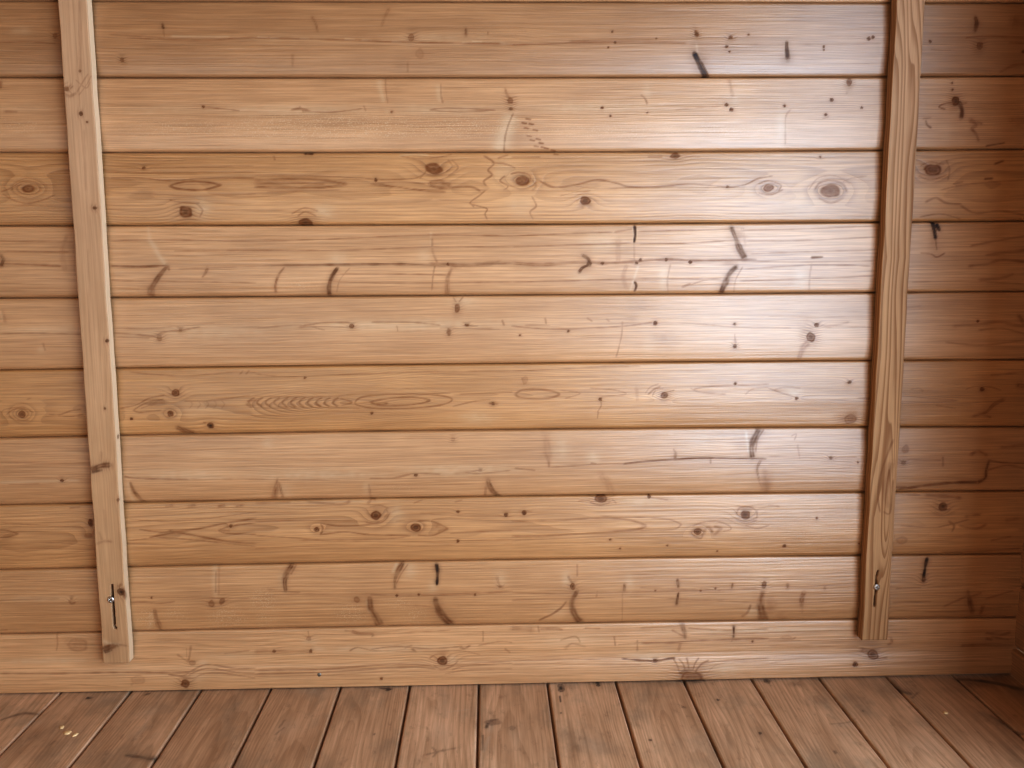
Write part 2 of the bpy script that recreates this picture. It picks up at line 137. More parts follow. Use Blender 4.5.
('b',5,-7343,5975,65,66,0.2,1),('k',5,-5061,6285,29,25,0,0.7,1.5,0),('k',5,-5412,6156,42,53,0,0.55,1.5,0),
('s',5,(-6138,6244,-5814,6225,-5491,6189,-5356,6254,-5045,6285,-4749,6332),13.1,13.1,0.5,0,0),('s',5,(-6132,6327,-5564,6314,-5155,6351,-4501,6395),9.8,9.8,0.35,0,0),
('s',5,(-6094,6178,-5574,6157),9.8,9.8,0.35,0,0),('b',5,-4754,6249,1305,132,0.25,1),('k',5,-522,6611,40,66,0,0.85,1,0.15),('s',5,(-585,6793,-537,6710),9.9,13.2,0.5,0,0),
('s',5,(-420,6792,-487,6710),9.9,13.2,0.5,0,0),('b',5,-388,6709,231,99,0.3,1),('k',5,-2259,6328,39,36,0,0.8,1.4,0.1),('b',5,-1468,6338,1815,99,0.4,1),
('s',5,(-3113,6335,-2701,6389,-2290,6386),11.5,11.5,0.5,0,0),('s',5,(-3803,6307,-3112,6351,-2705,6265),9.9,9.9,0.4,0,0),('s',5,(-3113,6335,-2293,6311),9.9,9.9,0.4,0,0),
('s',5,(-1928,6391,-1302,6386,-807,6332),11.6,11.6,0.45,0,0),('s',5,(-3114,6318,-2866,6366),26.3,13.2,0.4,0,0),('k',5,-660,6215,36,57,0,0.75,1,0.1),
('k',5,-360,6329,36,23,0,0.85,1.5,0.2),('s',5,(-410,6329,-178,6311),13.3,8.3,0.5,0,0),('s',5,(221,6407,253,6324),13.3,16.6,0.55,0,0),
('s',5,(-1518,6322,-1503,6239),13.2,9.9,0.4,0,0),('s',5,(-808,6283,187,6258),10.0,10.0,0.4,0,0),('s',5,(935,6435,952,6335),15.0,15.0,0.4,0,0),
('k',5,519,6155,17,17,0,1,0.5,0.2),('k',5,1319,6215,20,20,0,1,0.5,0.3),('k',5,2772,6337,34,33,0,1,0.5,0.4),
('s',5,(386,6306,1018,6251,1686,6262,2271,6291,2738,6354),11.7,13.3,0.5,0,0),('s',5,(1635,6429,1718,6378),13.3,13.3,0.4,0,0),
('s',5,(1952,6410,2002,6376),13.3,13.3,0.4,0,0),('s',5,(602,6321,1018,6318),13.3,8.3,0.35,0,0),('s',5,(2220,6358,2206,6124,2126,5772),15.1,10.1,0.4,0,0),
('b',5,2516,6638,200,116,-0.12,0),('b',5,2386,6423,100,50,-0.1,0),('b',5,2894,6085,202,151,-0.1,0),('b',5,2661,5969,101,151,0.2,1),('k',5,4100,6309,22,22,0,1,0.5,0.4),
('s',5,(4105,6141,4127,5990),11.8,16.9,0.4,0,0),('k',5,4120,5939,27,34,0,0.85,1.5,0.4),('s',5,(2856,6353,3528,6314,4102,6259,5048,6234),10.1,10.1,0.3,0,0),
('k',5,5486,6281,41,34,0,0.9,1.5,0.25),('s',5,(5519,6281,5724,6262,6025,6327),27.0,15.2,0.4,0,0),('k',5,5393,6080,68,84,0.3,0.85,1.5,0.2),
('s',5,(5363,5996,5265,5896,5221,5727),59.4,50.9,0.38,0,0),('b',5,5320,6198,136,202,0.22,2),('s',5,(4668,6438,6394,6408),10.1,10.1,0.3,0,0),
('s',5,(5724,6262,6403,6240),13.5,13.5,0.3,0,0),('s',5,(6980,6554,7233,6586),16.9,16.9,0.2,0,0),('s',5,(7800,6245,8191,6276,8616,6306,9034,6218),27.2,27.2,0.42,0,0),
('s',5,(8249,6174,8624,6205,9044,6100),17.1,17.1,0.4,0,0),('k',5,8221,6326,22,22,0,1,0.5,0.2),('s',5,(8915,6422,9031,6252),34.1,51.1,0.5,0,0),
('s',5,(7699,5976,8302,5920,9052,5998),17.1,17.1,0.35,0,0),('k',6,-7743,4910,59,58,0,0.95,3.2,0.15),
('s',6,(-7988,4913,-7884,4988,-7718,5011,-7560,4942),10.0,10.0,0.5,0,0),('s',6,(-7959,4879,-7834,4810,-7637,4808),10.0,10.0,0.45,0,0),
('s',6,(-8072,4897,-8048,4981,-7881,5021,-7684,5028),10.0,10.0,0.4,0,0),('s',6,(-7640,5162,-7573,5178),14.9,9.9,0.4,0,0),
('s',6,(-7370,4872,-7138,4895,-6936,4961,-6770,4984),11.7,11.7,0.5,0,0),('s',6,(-7301,4905,-6976,4868,-6744,4899),11.7,11.7,0.45,0,0),('b',6,-7445,5143,490,202,0.3,4),
('k',6,-5207,5245,59,59,0,0.95,2,0.15),('k',6,-5311,4892,50,48,0,0.95,2,0.2),('s',6,(-5647,5056,-5513,5089,-5382,5087),36.7,26.7,0.4,0,0),
('s',6,(-6129,4994,-5879,5042,-5640,5157,-5391,5205),11.7,11.7,0.5,0,0),('s',6,(-5917,4958,-5780,5041,-5611,5107,-5411,5138),11.7,11.7,0.5,0,0),
('s',6,(-5917,4958,-5821,4923,-5622,4938,-5456,4953),11.7,11.7,0.5,0,0),('s',6,(-5783,4990,-5648,5039),10.0,10.0,0.45,0,0),('k',6,-5960,4814,23,24,0,1,0.5,0.5),
('k',6,-4662,4681,53,48,0,1,0.8,0.8),('s',6,(-4726,4724,-4774,4742),16.8,16.8,0.6,0,0),('s',6,(-5226,4662,-5114,4609,-4951,4556),37.0,43.7,0.75,0.15,0),
('s',6,(-4984,5117,-4939,5049,-4992,4982),10.0,10.0,0.28,0,0),('s',6,(-4852,5115,-4807,5047,-4860,4980),10.0,10.0,0.28,0,0),
('s',6,(-4720,5114,-4674,5046,-4728,4979),10.0,10.0,0.28,0,0),('s',6,(-4588,5113,-4542,5045,-4596,4977),10.0,10.0,0.28,0,0),
('s',6,(-4456,5111,-4410,5043,-4463,4976),10.0,10.0,0.28,0,0),('s',6,(-4027,5090,-3893,5114),16.7,23.4,0.5,0,0),('s',6,(-4046,5039,-3966,4988),20.1,20.1,0.55,0,0),
('s',6,(-5067,5101,-4572,5112,-3989,5191),10.0,10.0,0.35,0,0),('b',6,-4829,4946,496,170,0.15,1),('s',6,(-3908,5148,-3985,5106,-4004,5056,-3932,4996),15.1,20.1,0.55,0,0),
('s',6,(-3769,5146,-3846,5105,-3865,5054,-3793,4994),15.1,20.1,0.55,0,0),('s',6,(-3630,5145,-3707,5103,-3726,5053,-3654,4993),15.1,20.1,0.55,0,0),
('s',6,(-3491,5143,-3567,5102,-3586,5051,-3514,4991),15.1,20.1,0.55,0,0),('s',6,(-3352,5142,-3428,5100,-3447,5050,-3375,4990),15.1,20.1,0.55,0,0),
('s',6,(-3212,5140,-3289,5099,-3308,5048,-3235,4988),15.1,20.1,0.55,0,0),('s',6,(-3073,5139,-3149,5097,-3168,5047,-3096,4987),15.1,20.1,0.55,0,0),
('s',6,(-2933,5138,-3010,5096,-3029,5045,-2956,4985),15.1,20.1,0.55,0,0),('s',6,(-2794,5136,-2870,5095,-2889,5044,-2816,4984),15.1,20.2,0.55,0,0),
('s',6,(-2654,5135,-2731,5093,-2749,5042,-2676,4982),15.1,20.2,0.55,0,0),('s',6,(-2515,5133,-2591,5092,-2609,5041,-2537,4981),15.1,20.2,0.55,0,0),
('s',6,(-2498,5124,-2301,5055,-2469,5005),15.1,15.1,0.5,0,0),('s',6,(-3890,5173,-2663,5160,-2163,5189,-660,5190),10.1,10.1,0.4,0,0),
('s',6,(-3900,4970,-2670,4965,-2171,4951),10.1,10.1,0.35,0,0),
('s',6,(-2251,5054,-2131,5138,-1747,5176,-1162,5178,-745,5140,-629,5071,-831,4988,-1335,4942,-1920,4949,-2202,5003,-2251,5054),15.2,15.2,0.6,0,0),
('s',6,(-2000,5060,-1665,5116,-1247,5128,-997,5075,-1250,5009,-1668,4988,-1918,5017,-2000,5060),18.5,11.8,0.65,0,0),
('s',6,(-1984,5051,-1868,5024,-1701,5031),30.3,16.8,0.55,0,0),('k',6,-1031,5058,23,17,0,0.5,1.5,0),('k',6,-1973,4864,22,22,0,1,0.5,0.3),
('k',6,59,5004,34,27,0,0.8,1.5,0.25),('s',6,(-8,5013,143,4995),13.6,10.2,0.6,0,0),('s',6,(-614,4969,-243,5050,9,5073),11.8,11.8,0.5,0,0),
('s',6,(-493,5171,10,5183,380,5196),10.1,10.1,0.4,0,0),('b',6,-196,4759,303,103,0.35,1),
('s',6,(430,5162,548,5229,800,5243,1053,5207,1171,5154,1019,5096,766,5082,514,5110,430,5162),18.6,18.6,0.5,0,0),('s',6,(1187,5222,1525,5168,1272,5085),11.9,11.9,0.4,0,0),
('s',6,(1693,5251,2115,5213,2286,5143,1863,5104),11.9,11.9,0.35,0,0),('k',6,1863,5062,29,29,0,1,0.5,0.35),('s',6,(1864,5045,1881,4959,1814,4840),13.6,11.9,0.5,0,0),
('s',6,(1831,4839,1815,4736),12.0,8.5,0.4,0,0),('s',6,(2470,5243,2490,5038),37.4,27.2,0.22,0,0),('k',6,2947,5119,61,51,0,0.95,2.4,0.2),
('s',6,(2675,5139,2775,5223,2876,5265),17.0,15.3,0.5,0,0),('s',6,(2744,5104,2793,5197,2928,5239),13.6,11.9,0.45,0,0),
('s',6,(2624,5156,2707,5258,2842,5308),11.9,11.9,0.35,0,0),('s',6,(2980,5170,3115,5202),17.0,10.2,0.5,0,0),('k',6,599,5398,42,68,0,0.32,0,0),
('s',6,(549,5432,582,5330),16.9,16.9,0.4,0,0),('b',6,2028,5519,253,102,-0.05,0),('s',6,(3437,5216,3759,5264,4711,5289),13.6,13.6,0.4,0,0),
('s',6,(3386,5234,3557,5164,3984,5125),15.4,11.9,0.4,0,0),('k',6,4149,5303,24,24,0,1,0.5,0.4),('s',6,(4325,5122,4441,5206,4713,5237),12.0,12.0,0.3,0,0),
('k',6,5199,5044,27,28,0,1,0.5,0.35),('s',6,(4714,5220,4956,5132,5181,5061),13.7,13.7,0.45,0,0),('s',6,(4783,5185,5003,5235,5260,5215),15.4,12.0,0.35,0,0),
('k',6,6094,5309,31,26,0,0.9,1.5,0.5),('b',6,5143,5147,171,103,0.3,1),('k',6,6144,4671,104,80,0,0.62,1.5,0),('b',6,6059,4655,155,104,0.3,2),
('s',6,(-3872,5543,-3396,5496,-2650,5514,-1155,5550,382,5552),10.0,10.0,0.42,0,0),('s',6,(-988,5532,180,5470,1860,5436),10.1,8.4,0.25,0,0),
('s',6,(382,5552,1187,5578,1859,5606,2532,5616),11.8,11.8,0.4,0,0),('s',6,(-5939,5596,-5124,5522,-4217,5580,-3871,5568),10.0,10.0,0.35,0,0),
('k',6,-3066,5476,22,22,0,1,0.5,0.1),('s',6,(-4136,5545,-4084,5595),13.3,13.3,0.4,0,0),('s',6,(-4037,5544,-3985,5594),13.3,13.3,0.4,0,0),
('k',6,8375,5166,38,35,0,0.95,1.5,0.3),('s',6,(8098,5169,8251,5210,8528,5199,8705,5145),12.1,12.1,0.5,0,0),
('s',6,(8253,4700,8474,4767,8602,4904,8769,4989),24.4,31.3,0.6,0,0),('s',6,(8354,4751,8567,4679),24.4,17.4,0.5,0,0),('s',6,(8976,5229,9116,5210),34.7,34.7,0.6,0,0),
('s',6,(7149,5178,7286,5194,7358,5142),13.8,13.8,0.35,0,0),('s',6,(7598,4898,7948,4842),13.9,10.4,0.3,0,0),('s',6,(8513,5405,9096,5451),17.3,17.3,0.4,0,0),
('s',7,(-8193,4100,-7205,4070,-6674,4081),10.1,10.1,0.35,0,0),('s',7,(-8224,3756,-7561,3765,-6897,3773),23.7,16.9,0,0,0.55),
('s',7,(-8062,3720,-7564,3730),10.2,10.2,0.3,0,0),('k',7,-7179,3777,31,26,0,0.95,1.5,0.3),('b',7,-5227,3838,1001,87,0.4,1),('b',7,-2880,3825,1347,104,0.38,1),
('b',7,-512,3864,1018,105,0.4,1),('s',7,(-6144,3833,-5897,3795,-5064,3767),15.3,13.6,0.55,0,0),('s',7,(-5064,3775,-3959,3752,-2547,3716),10.3,10.3,0.35,0,0),
('s',7,(-5063,3784,-4394,3784),13.6,13.6,0,0,0.4),('s',7,(-6052,3728,-6011,3588,-5936,3466,-5859,3369),20.5,44.3,0.6,0.1,0),
('s',7,(-6085,3728,-6080,3554,-6009,3379),27.3,34.1,0,0,0.4),('b',7,-3729,4371,83,86,0.3,1),('s',7,(-3589,3765,-3631,3591,-3655,3434),20.6,54.8,0.6,0,0),
('s',7,(-3576,3695,-3520,3432),17.1,27.4,0.5,0,0),('b',7,-3481,3554,135,140,0.25,1),('s',7,(-2060,3640,-2047,3500,-2036,3307),13.8,27.6,0.45,0,0),
('b',7,-2095,3588,68,140,0.25,1),('k',7,-623,4403,34,41,0,0.3,1,0),('s',7,(-2040,3744,-1617,3747,-1361,3805),10.3,13.7,0.45,0,0),
('s',7,(-1616,3756,-1276,3822,-853,3799),12.0,12.0,0.4,0,0),('k',7,-1260,3795,27,28,0,1,0.5,0.3),('s',7,(-598,3813,-343,3836,-139,3877),24.1,15.5,0.45,0,0),
('s',7,(-428,3828,-173,3807,337,3853),12.1,12.1,0.45,0,0),('s',7,(-853,3799,-342,3879,372,3888),13.8,13.8,0,0,0.5),('k',7,-173,3860,25,21,0,0.6,1.5,0),
('s',7,(-39,3683,-6,3542,79,3453,146,3382),51.9,45.0,0.7,0.15,0),('s',7,(-74,3578,-93,3403),27.7,20.8,0.5,0,0),('s',7,(-5,3630,112,3400),17.3,20.8,0.6,0.25,0),
('b',7,-1536,3580,339,88,0.25,3),('s',7,(934,4471,968,4263,985,4054),85.8,51.5,0.22,0,0),('s',7,(934,4159,985,4037,1002,3897),34.5,17.2,0.55,0,0),
('b',7,1189,4191,170,243,0.3,1),('b',7,1753,4062,120,105,0.35,1),('s',7,(1719,3958,1805,3939),20.7,17.3,0.55,0,0),
('s',7,(1019,3897,1702,3932,2301,3950),12.1,13.8,0.45,0,0),('s',7,(2267,3942,2558,3973,3157,4010,3586,4030,4189,4014,4707,3999),17.4,13.9,0.75,0.2,0),
('s',7,(423,3887,763,3848),13.8,13.8,0.4,0,0),('s',7,(3155,4132,3149,4010),24.2,31.2,0.7,0,0),('s',7,(3119,4185,3173,4097),15.6,15.6,0.5,0,0),
('s',7,(3759,4002,3761,3932),17.4,13.9,0.5,0,0),('s',7,(1875,3763,1996,3621,2084,3408),69.5,69.5,0.22,0,0),('b',7,3579,4336,240,139,0.15,1),
('b',7,4268,4240,138,105,-0.1,0),('s',7,(4585,4515,4505,4360,4459,4203,4482,4028),58.9,38.1,0.78,0.3,0),('s',7,(4671,4514,4558,4324,4531,4115),15.6,15.6,0.6,0,0),
('s',7,(4364,4466,4410,4117),20.8,20.8,0,0,0.6),('s',7,(4622,3974,4566,3834,4599,3657,4676,3444),24.5,15.7,0.55,0,0),('b',7,4742,3532,104,195,0.5,2),
('s',7,(4697,3797,4745,3443),70.1,87.6,0.35,0,0),('k',7,5832,4003,33,26,0,0.95,1.5,0.3),('s',7,(5485,3998,5832,4003,6282,4006),10.5,10.5,0.4,0,0),
('k',7,6304,3918,17,18,0,1,0.5,0.4),('s',7,(5141,4387,5225,4421,5195,4317),12.1,12.1,0.35,0,0),('s',7,(5251,4229,5295,4001),13.9,13.9,0.3,0,0),
('s',7,(4757,4042,5832,3994),10.5,10.5,0.3,0,0),('s',7,(4763,3902,6357,3899),8.7,8.7,0.3,0,0),('k',7,7126,4136,59,70,0,0.5,0,0),('k',7,7105,3908,42,42,0,0.6,1.5,0.1),
('s',7,(7780,3987,7791,3828),21.1,17.6,0.5,0,0),('s',7,(7047,3430,7429,3478,7864,3526,8161,3540,8425,3536),21.2,28.3,0.75,0.15,0),
('s',7,(8425,3536,8543,3606,8550,3748,8589,3924),26.5,17.7,0.8,0.25,0),('s',7,(8589,3924,8802,3886,9225,3863),15.9,15.9,0.6,0.1,0),
('s',7,(8266,4034,8402,4085,8548,4013),38.7,28.2,0.65,0,0),('s',7,(8567,3747,8894,3832,9232,3774),17.7,21.2,0.5,0,0),('s',7,(6992,3466,7185,3464),17.7,17.7,0.7,0,0),
('s',7,(7137,3960,7749,3935),10.5,10.5,0.4,0,0),('s',7,(8782,4151,9199,4181),26.4,26.4,0.4,0,0),('s',8,(-8299,2931,-8134,2911,-7988,2857),15.4,17.1,0.55,0,0),
('s',8,(-8310,2800,-8142,2815,-7988,2857),15.4,17.1,0.55,0,0),('s',8,(-8304,2870,-8072,2858),34.3,24.0,0.3,0,0),
('s',8,(-8287,3063,-7625,3000,-6793,2953),8.6,8.6,0.35,0,0),('s',8,(-8322,2677,-7483,2699,-6750,2635),8.6,8.6,0.35,0,0),
('s',8,(-8330,2589,-7492,2594,-6738,2564),8.6,8.6,0.3,0,0),('k',8,-6770,3032,37,63,0,1,1,0.4),('k',8,-6820,2813,67,46,0,0.5,1,0),
('s',8,(-7101,3290,-6933,3305),17.1,13.7,0.4,0,0),('s',8,(-5957,2905,-5624,2856,-5371,2862,-4947,2908,-4520,2990,-3993,3070),13.8,17.2,0.6,0,0),
('s',8,(-5799,2762,-5543,2811,-5321,2852),13.8,20.7,0.6,0,0),('s',8,(-5455,2872,-5355,2852,-5122,2805,-4453,2671,-4014,2629),22.5,13.8,0.55,0,0),
('s',8,(-6139,2714,-5631,2751,-5127,2717,-4017,2575),10.4,10.4,0.45,0,0),('s',8,(-6113,3084,-5528,3040,-4938,3067,-3987,3176),8.6,8.6,0.4,0,0),
('k',8,-4413,2944,27,28,0,1,0.5,0.3),('s',8,(-4628,2868,-4439,2936,-3996,2991),15.5,12.1,0.6,0,0),('s',8,(-4628,2868,-4479,2813,-4006,2788),15.6,13.8,0.6,0,0),
('s',8,(-4611,2877,-4443,2857),31.1,20.7,0.35,0,0),('s',8,(-5495,3294,-5376,3318),24.0,30.8,0.45,0,0),('s',8,(-5126,3288,-5007,3313),24.0,30.9,0.45,0,0),
('s',8,(-4622,3281,-4503,3306),24.0,30.9,0.45,0,0),('s',8,(-4320,3277,-4200,3302),24.1,30.9,0.45,0,0),('s',8,(-5507,3372,-4250,3320),20.6,20.6,0.2,0,0),
('k',8,-1957,3094,85,71,0,1,2.2,0.3),('s',8,(-2131,2973,-1927,2952,-1789,3021,-1717,3144),15.6,13.9,0.55,0,0),
('s',8,(-2055,3237,-1884,3261,-1749,3215),12.1,12.1,0.45,0,0),('s',8,(-1822,3057,-1752,3126,-1784,3197),13.9,13.9,0.5,0,0),
('s',8,(-3996,3009,-3250,3024,-2572,3006,-2096,2990),12.1,13.8,0.5,0,0),('b',8,-1616,3107,136,141,0.35,1),('k',8,-2968,2861,44,39,0,0.95,1,0.3),
('s',8,(-2896,2958,-2865,2877,-2903,2772),17.3,17.3,0.65,0,0),('s',8,(-2879,2966,-2575,2917,-2149,2929,-1892,2969),13.9,15.6,0.6,0,0),
('s',8,(-2903,2772,-2493,2810,-2069,2759,-1386,2731),13.9,13.9,0.6,0,0),('s',8,(-4007,2770,-3432,2726,-2924,2683,-1900,2677,-1386,2713),10.4,12.2,0.45,0,0),
('k',8,-1280,2872,79,67,0,1,1.8,0.4),('s',8,(-1244,2987,-1039,2984,-869,2919,-733,2846),13.9,17.4,0.6,0,0),
('s',8,(-1249,2738,-1009,2726,-837,2794,-733,2846),17.5,21.0,0.65,0,0),('s',8,(-938,2902,-750,2846,-905,2795),34.9,27.9,0.45,0,0),
('s',8,(-1619,2983,-1465,2999),12.2,12.2,0.35,0,0),('k',8,-557,3136,24,25,0,1,0.5,0.3),('k',8,264,3071,33,34,0,1,0.5,0.45),('k',8,-565,2621,24,25,0,1,0.5,0.3),
('s',8,(-700,2757,-185,2784,365,2794),10.5,10.5,0.4,0,0),('s',8,(-1207,3119,-353,3053,367,3061),8.7,8.7,0.35,0,0),
('s',8,(-4018,2540,-2757,2574,-1219,2550,364,2562),8.7,8.7,0.35,0,0),('s',8,(-3265,2671,-1560,2627,364,2633),8.7,8.7,0.35,0,0),
('s',8,(-2086,3307,-2017,3377,-1949,3358),27.6,20.7,0.45,0,0),('s',8,(-3102,3339,-2562,3296,-2391,3347),24.1,24.1,0.4,0,0),
('s',8,(-3980,3334,-3406,3343),20.6,20.6,0.3,0,0),('s',8,(-1305,3296,-1168,3347),15.6,15.6,0.4,0,0),('s',8,(-606,3304,-486,3338),15.6,15.6,0.35,0,0),
('b',8,-2729,3351,677,53,0.2,1),('k',8,1896,3332,96,64,0,0.95,1.8,0.35),('s',8,(1707,3272,1880,3217,2051,3267),14.0,14.0,0.5,0,0),
('s',8,(1500,3293,1707,3308),12.2,12.2,0.4,0,0),('s',8,(2085,3320,2155,3248),14.0,14.0,0.4,0,0),('k',8,573,3102,39,41,0,1,0.5,0.5),
('s',8,(573,3146,710,3109),12.2,10.5,0.4,0,0),('b',8,2569,3260,345,71,0.3,1),('s',8,(366,2954,1192,2960,1881,2995,2314,2962,2574,2895,2679,2840),15.8,21.1,0.45,0,0),
('s',8,(2679,2840,2507,2780,1884,2736,1020,2695,365,2696),21.1,14.1,0.5,0,0),('s',8,(1881,3021,2573,2994,3059,2951,3286,2858),12.3,14.1,0.4,0,0),
('s',8,(3286,2858,3132,2771,2576,2761),14.1,10.6,0.4,0,0),('s',8,(364,2616,1193,2639,2578,2672,3448,2623),8.8,8.8,0.3,0,0),('s',8,(2575,2851,2679,2840),35.2,28.2,0.3,0,0),
('k',8,3568,2729,73,54,0,1,2,0.3),('s',8,(3478,2820,3651,2889,3894,2903,4105,2828,4142,2756,4003,2722),14.1,12.4,0.45,0,0),
('s',8,(3672,2727,3757,2798,3829,2707),28.3,21.2,0.55,0,0),('s',8,(3865,2670,3967,2777,3861,2814),28.3,24.8,0.5,0,0),
('s',8,(3482,2658,3623,2602,3656,2674),17.7,17.7,0.5,0,0),('k',8,4395,3012,80,72,0,0.95,2.2,0.4),
('s',8,(4238,3023,4287,3130,4442,3154,4585,3072,4589,2947),17.6,15.9,0.45,0,0),('s',8,(4401,2824,4595,2767,4803,2818),12.4,12.4,0.4,0,0),
('s',8,(4223,2934,4400,2860,4590,2911),14.1,14.1,0.4,0,0),('k',8,2058,2608,17,18,0,1,0.5,0.3),('k',8,2234,2443,16,16,0,1,0.5,0.3),('k',8,3051,2485,16,16,0,1,0.5,0.3),
('k',8,3926,2363,14,14,0,1,0.5,0.2),('k',8,2722,3356,28,28,0,1,0.5,0.4),('s',8,(2740,3346,3052,3289),14.0,10.5,0.4,0,0),('b',8,4684,3213,157,71,-0.06,0),
('k',8,5098,2444,30,31,0,1,0.5,0.5),('k',8,5638,2932,23,23,0,1,0.5,0.2),('s',8,(4790,3176,4982,3147),12.3,12.3,0.4,0,0),
('s',8,(4813,2548,5728,2480,6398,2470),8.9,8.9,0.25,0,0),('s',8,(4804,2800,5713,2805,6380,2813),8.9,8.9,0.25,0,0),('b',8,6089,2311,318,91,-0.07,0),
('k',8,6398,2470,16,16,0,1,0.5,0.4),('k',8,7848,3106,74,72,0,0.8,1.5,0.45),('s',8,(7704,3028,7848,2972,7984,3060),12.5,12.5,0.4,0,0),
('s',8,(7963,2844,8056,2770,8028,2662),21.5,17.9,0.5,0,0),('s',8,(7120,2784,7652,2740,7915,2773,8314,2875),12.5,12.5,0.4,0,0),
('s',8,(8257,2930,8520,2962),26.8,17.9,0.45,0,0),('s',8,(8145,2769,8450,2710,8622,2780),21.5,21.5,0.45,0,0),('k',8,7154,2513,106,73,0,0.35,0,0),
('s',8,(7859,2284,8569,2291,9278,2335),18.1,18.1,0.4,0,0),('s',8,(7527,3317,7880,3294,8146,3254),28.4,24.9,0.5,0,0),('s',8,(8732,2489,9082,2556),18.0,18.0,0.4,0,0),
('s',8,(8971,2847,9199,2880),26.9,26.9,0.4,0,0),('s',8,(6999,3342,7439,3318),15.9,15.9,0.5,0,0),('b',9,-7734,1706,675,54,0.3,1),
('s',9,(-8412,1682,-7904,1700,-7396,1700),10.5,10.5,0.3,0,0),('s',9,(-7230,1662,-7200,1607,-7131,1624),17.5,17.5,0.5,0,0),('k',9,-7195,1679,24,25,0,0.3,1.5,0),
('s',9,(-8378,2057,-7539,2026,-6763,2013),8.7,8.7,0.3,0,0),('s',9,(-8461,1141,-8324,1148),14.0,10.5,0.5,0,0),
('s',9,(-6181,1607,-5960,1613,-5706,1590,-5448,1613),17.5,14.0,0.5,0,0),('s',9,(-6175,1698,-5699,1698,-4165,1645),10.5,10.5,0.4,0,0),('k',9,-5835,1692,17,18,0,1,0.5,0.3),
('b',9,-5928,1313,171,164,1,3),('b',9,-5411,1395,205,145,0.6,3),('b',9,-4560,1289,274,182,1.1,3),('b',9,-3910,1604,240,218,0.7,3),('b',9,-3925,1278,172,146,0.6,3),
('b',9,-2457,1324,242,183,0.8,3),('b',9,-1587,1510,242,146,0.4,3),('b',9,-1333,1286,208,183,0.5,3),('s',9,(-5798,1474,-5775,1311,-5722,1073),24.7,52.9,0.62,0,0),
('s',9,(-5836,1421,-5906,1131),38.8,38.8,0,0,0.3),('k',9,-4819,1566,51,62,0,0.6,1,0),('k',9,-4637,1608,44,62,-0.5,0.7,1,0.1),
('s',9,(-4730,2248,-4745,1979,-4743,1709),52.5,45.5,0.0,0,0.4),('s',9,(-4663,2229,-4691,1726),21.0,21.0,0.25,0,0),('s',9,(-4720,2123,-4740,1763),14.0,14.0,0.4,0,0),
('s',9,(-3420,2227,-3511,2085,-3552,1942,-3542,1770),49.1,35.1,0.72,0.15,0),('s',9,(-3351,2226,-3444,2066),17.5,17.5,0.5,0,0),('b',9,-3602,1961,68,180,0.22,1),
('s',9,(-3849,1802,-3303,1739),17.6,17.6,0.3,0,0),('s',9,(-1518,2232,-1607,2090,-1663,1929,-1667,1784),38.8,28.2,0.7,0.2,0),
('s',9,(-1432,2213,-1557,2035,-1648,1856),14.1,14.1,0.55,0,0),('s',9,(-1621,2234,-1694,2073),28.1,24.6,0,0,0.7),('b',9,-1400,2105,120,144,0.3,1),
('s',9,(-942,2205,-927,2061,-940,1844),30.0,17.6,1,0.95,0),('b',9,-1010,1809,86,109,0.3,1),('s',9,(-2101,1682,-1584,1655,-891,1662,358,1695),17.7,17.7,0.45,0,0),
('k',9,-1635,1656,21,22,0,1,0.5,0.4),('k',9,-1255,1668,19,20,0,1,0.5,0.3),('k',9,-285,1651,21,22,0,1,0.5,0.3),
('s',9,(-4060,1679,-3305,1703,-2101,1682),21.2,21.2,0.22,0,0),('k',9,-2328,1595,48,55,0,0.6,0,0),
('s',9,(-2103,1610,-2091,1446,-2009,1262,-1944,1114),46.2,71.1,0.72,0.12,0),('s',9,(-2156,1574,-2111,1355),24.8,24.8,0,0,0.45),
('s',9,(-971,1590,-947,1444,-847,1259,-710,1110),39.2,71.3,0.78,0.25,0),('s',9,(-1015,1555,-967,1335),17.8,17.8,0.35,0,0),
('s',9,(-845,1333,-1069,1446,-1588,1492),10.7,10.7,0.3,0,0),('s',9,(100,1954,134,1826,202,1752),28.4,21.3,0.4,0,0),('b',9,152,1935,104,145,0.3,1),
('k',9,151,1790,35,27,0,0.5,1,0),('k',9,1412,1769,45,58,0,0.8,1,0.2),('s',9,(1333,1952,1403,1823),21.4,24.9,0.5,0,0),
('s',9,(1491,1676,1413,1531,1405,1385,1458,1237,1547,1106),35.9,64.5,0.82,0.2,0),('s',9,(1489,2166,1490,1949),14.2,14.2,0.4,0,0),('b',9,1298,1916,87,127,0.4,1),
('s',9,(1300,1497,1213,1388,1073,1280,933,1209,828,1156),21.5,16.1,0.65,0,0),('b',9,1195,1297,210,110,0.22,1),('s',9,(2312,1790,2313,1680),19.7,25.0,0.7,0.1,0),
('b',9,2399,1825,87,146,0.3,1),('s',9,(2278,1644,2285,1093),12.6,12.6,0.3,0,0),('s',9,(1841,1670,1824,1561),14.3,14.3,0.35,0,0),
('s',9,(3238,1866,3259,1719),23.3,28.7,0.85,0.25,0),('s',9,(3261,1628,3246,1536,3231,1408),14.4,23.4,0.8,0.3,0),('s',9,(2592,1731,3119,1703,3647,1658),10.8,10.8,0.4,0,0),
('s',9,(4207,1777,4193,1667),23.4,19.8,0.7,0.1,0),('k',9,3647,1658,18,18,0,1,0.5,0.2),('k',9,3910,1690,18,18,0,1,0.5,0.2),('k',9,2856,1671,18,18,0,1,0.5,0.2),
('s',9,(358,1677,1195,1645,2594,1657,3647,1658,4704,1677),12.5,12.5,0.45,0,0),('s',9,(358,1549,1369,1550,2595,1566,3228,1518,4713,1419),10.8,10.8,0.35,0,0),
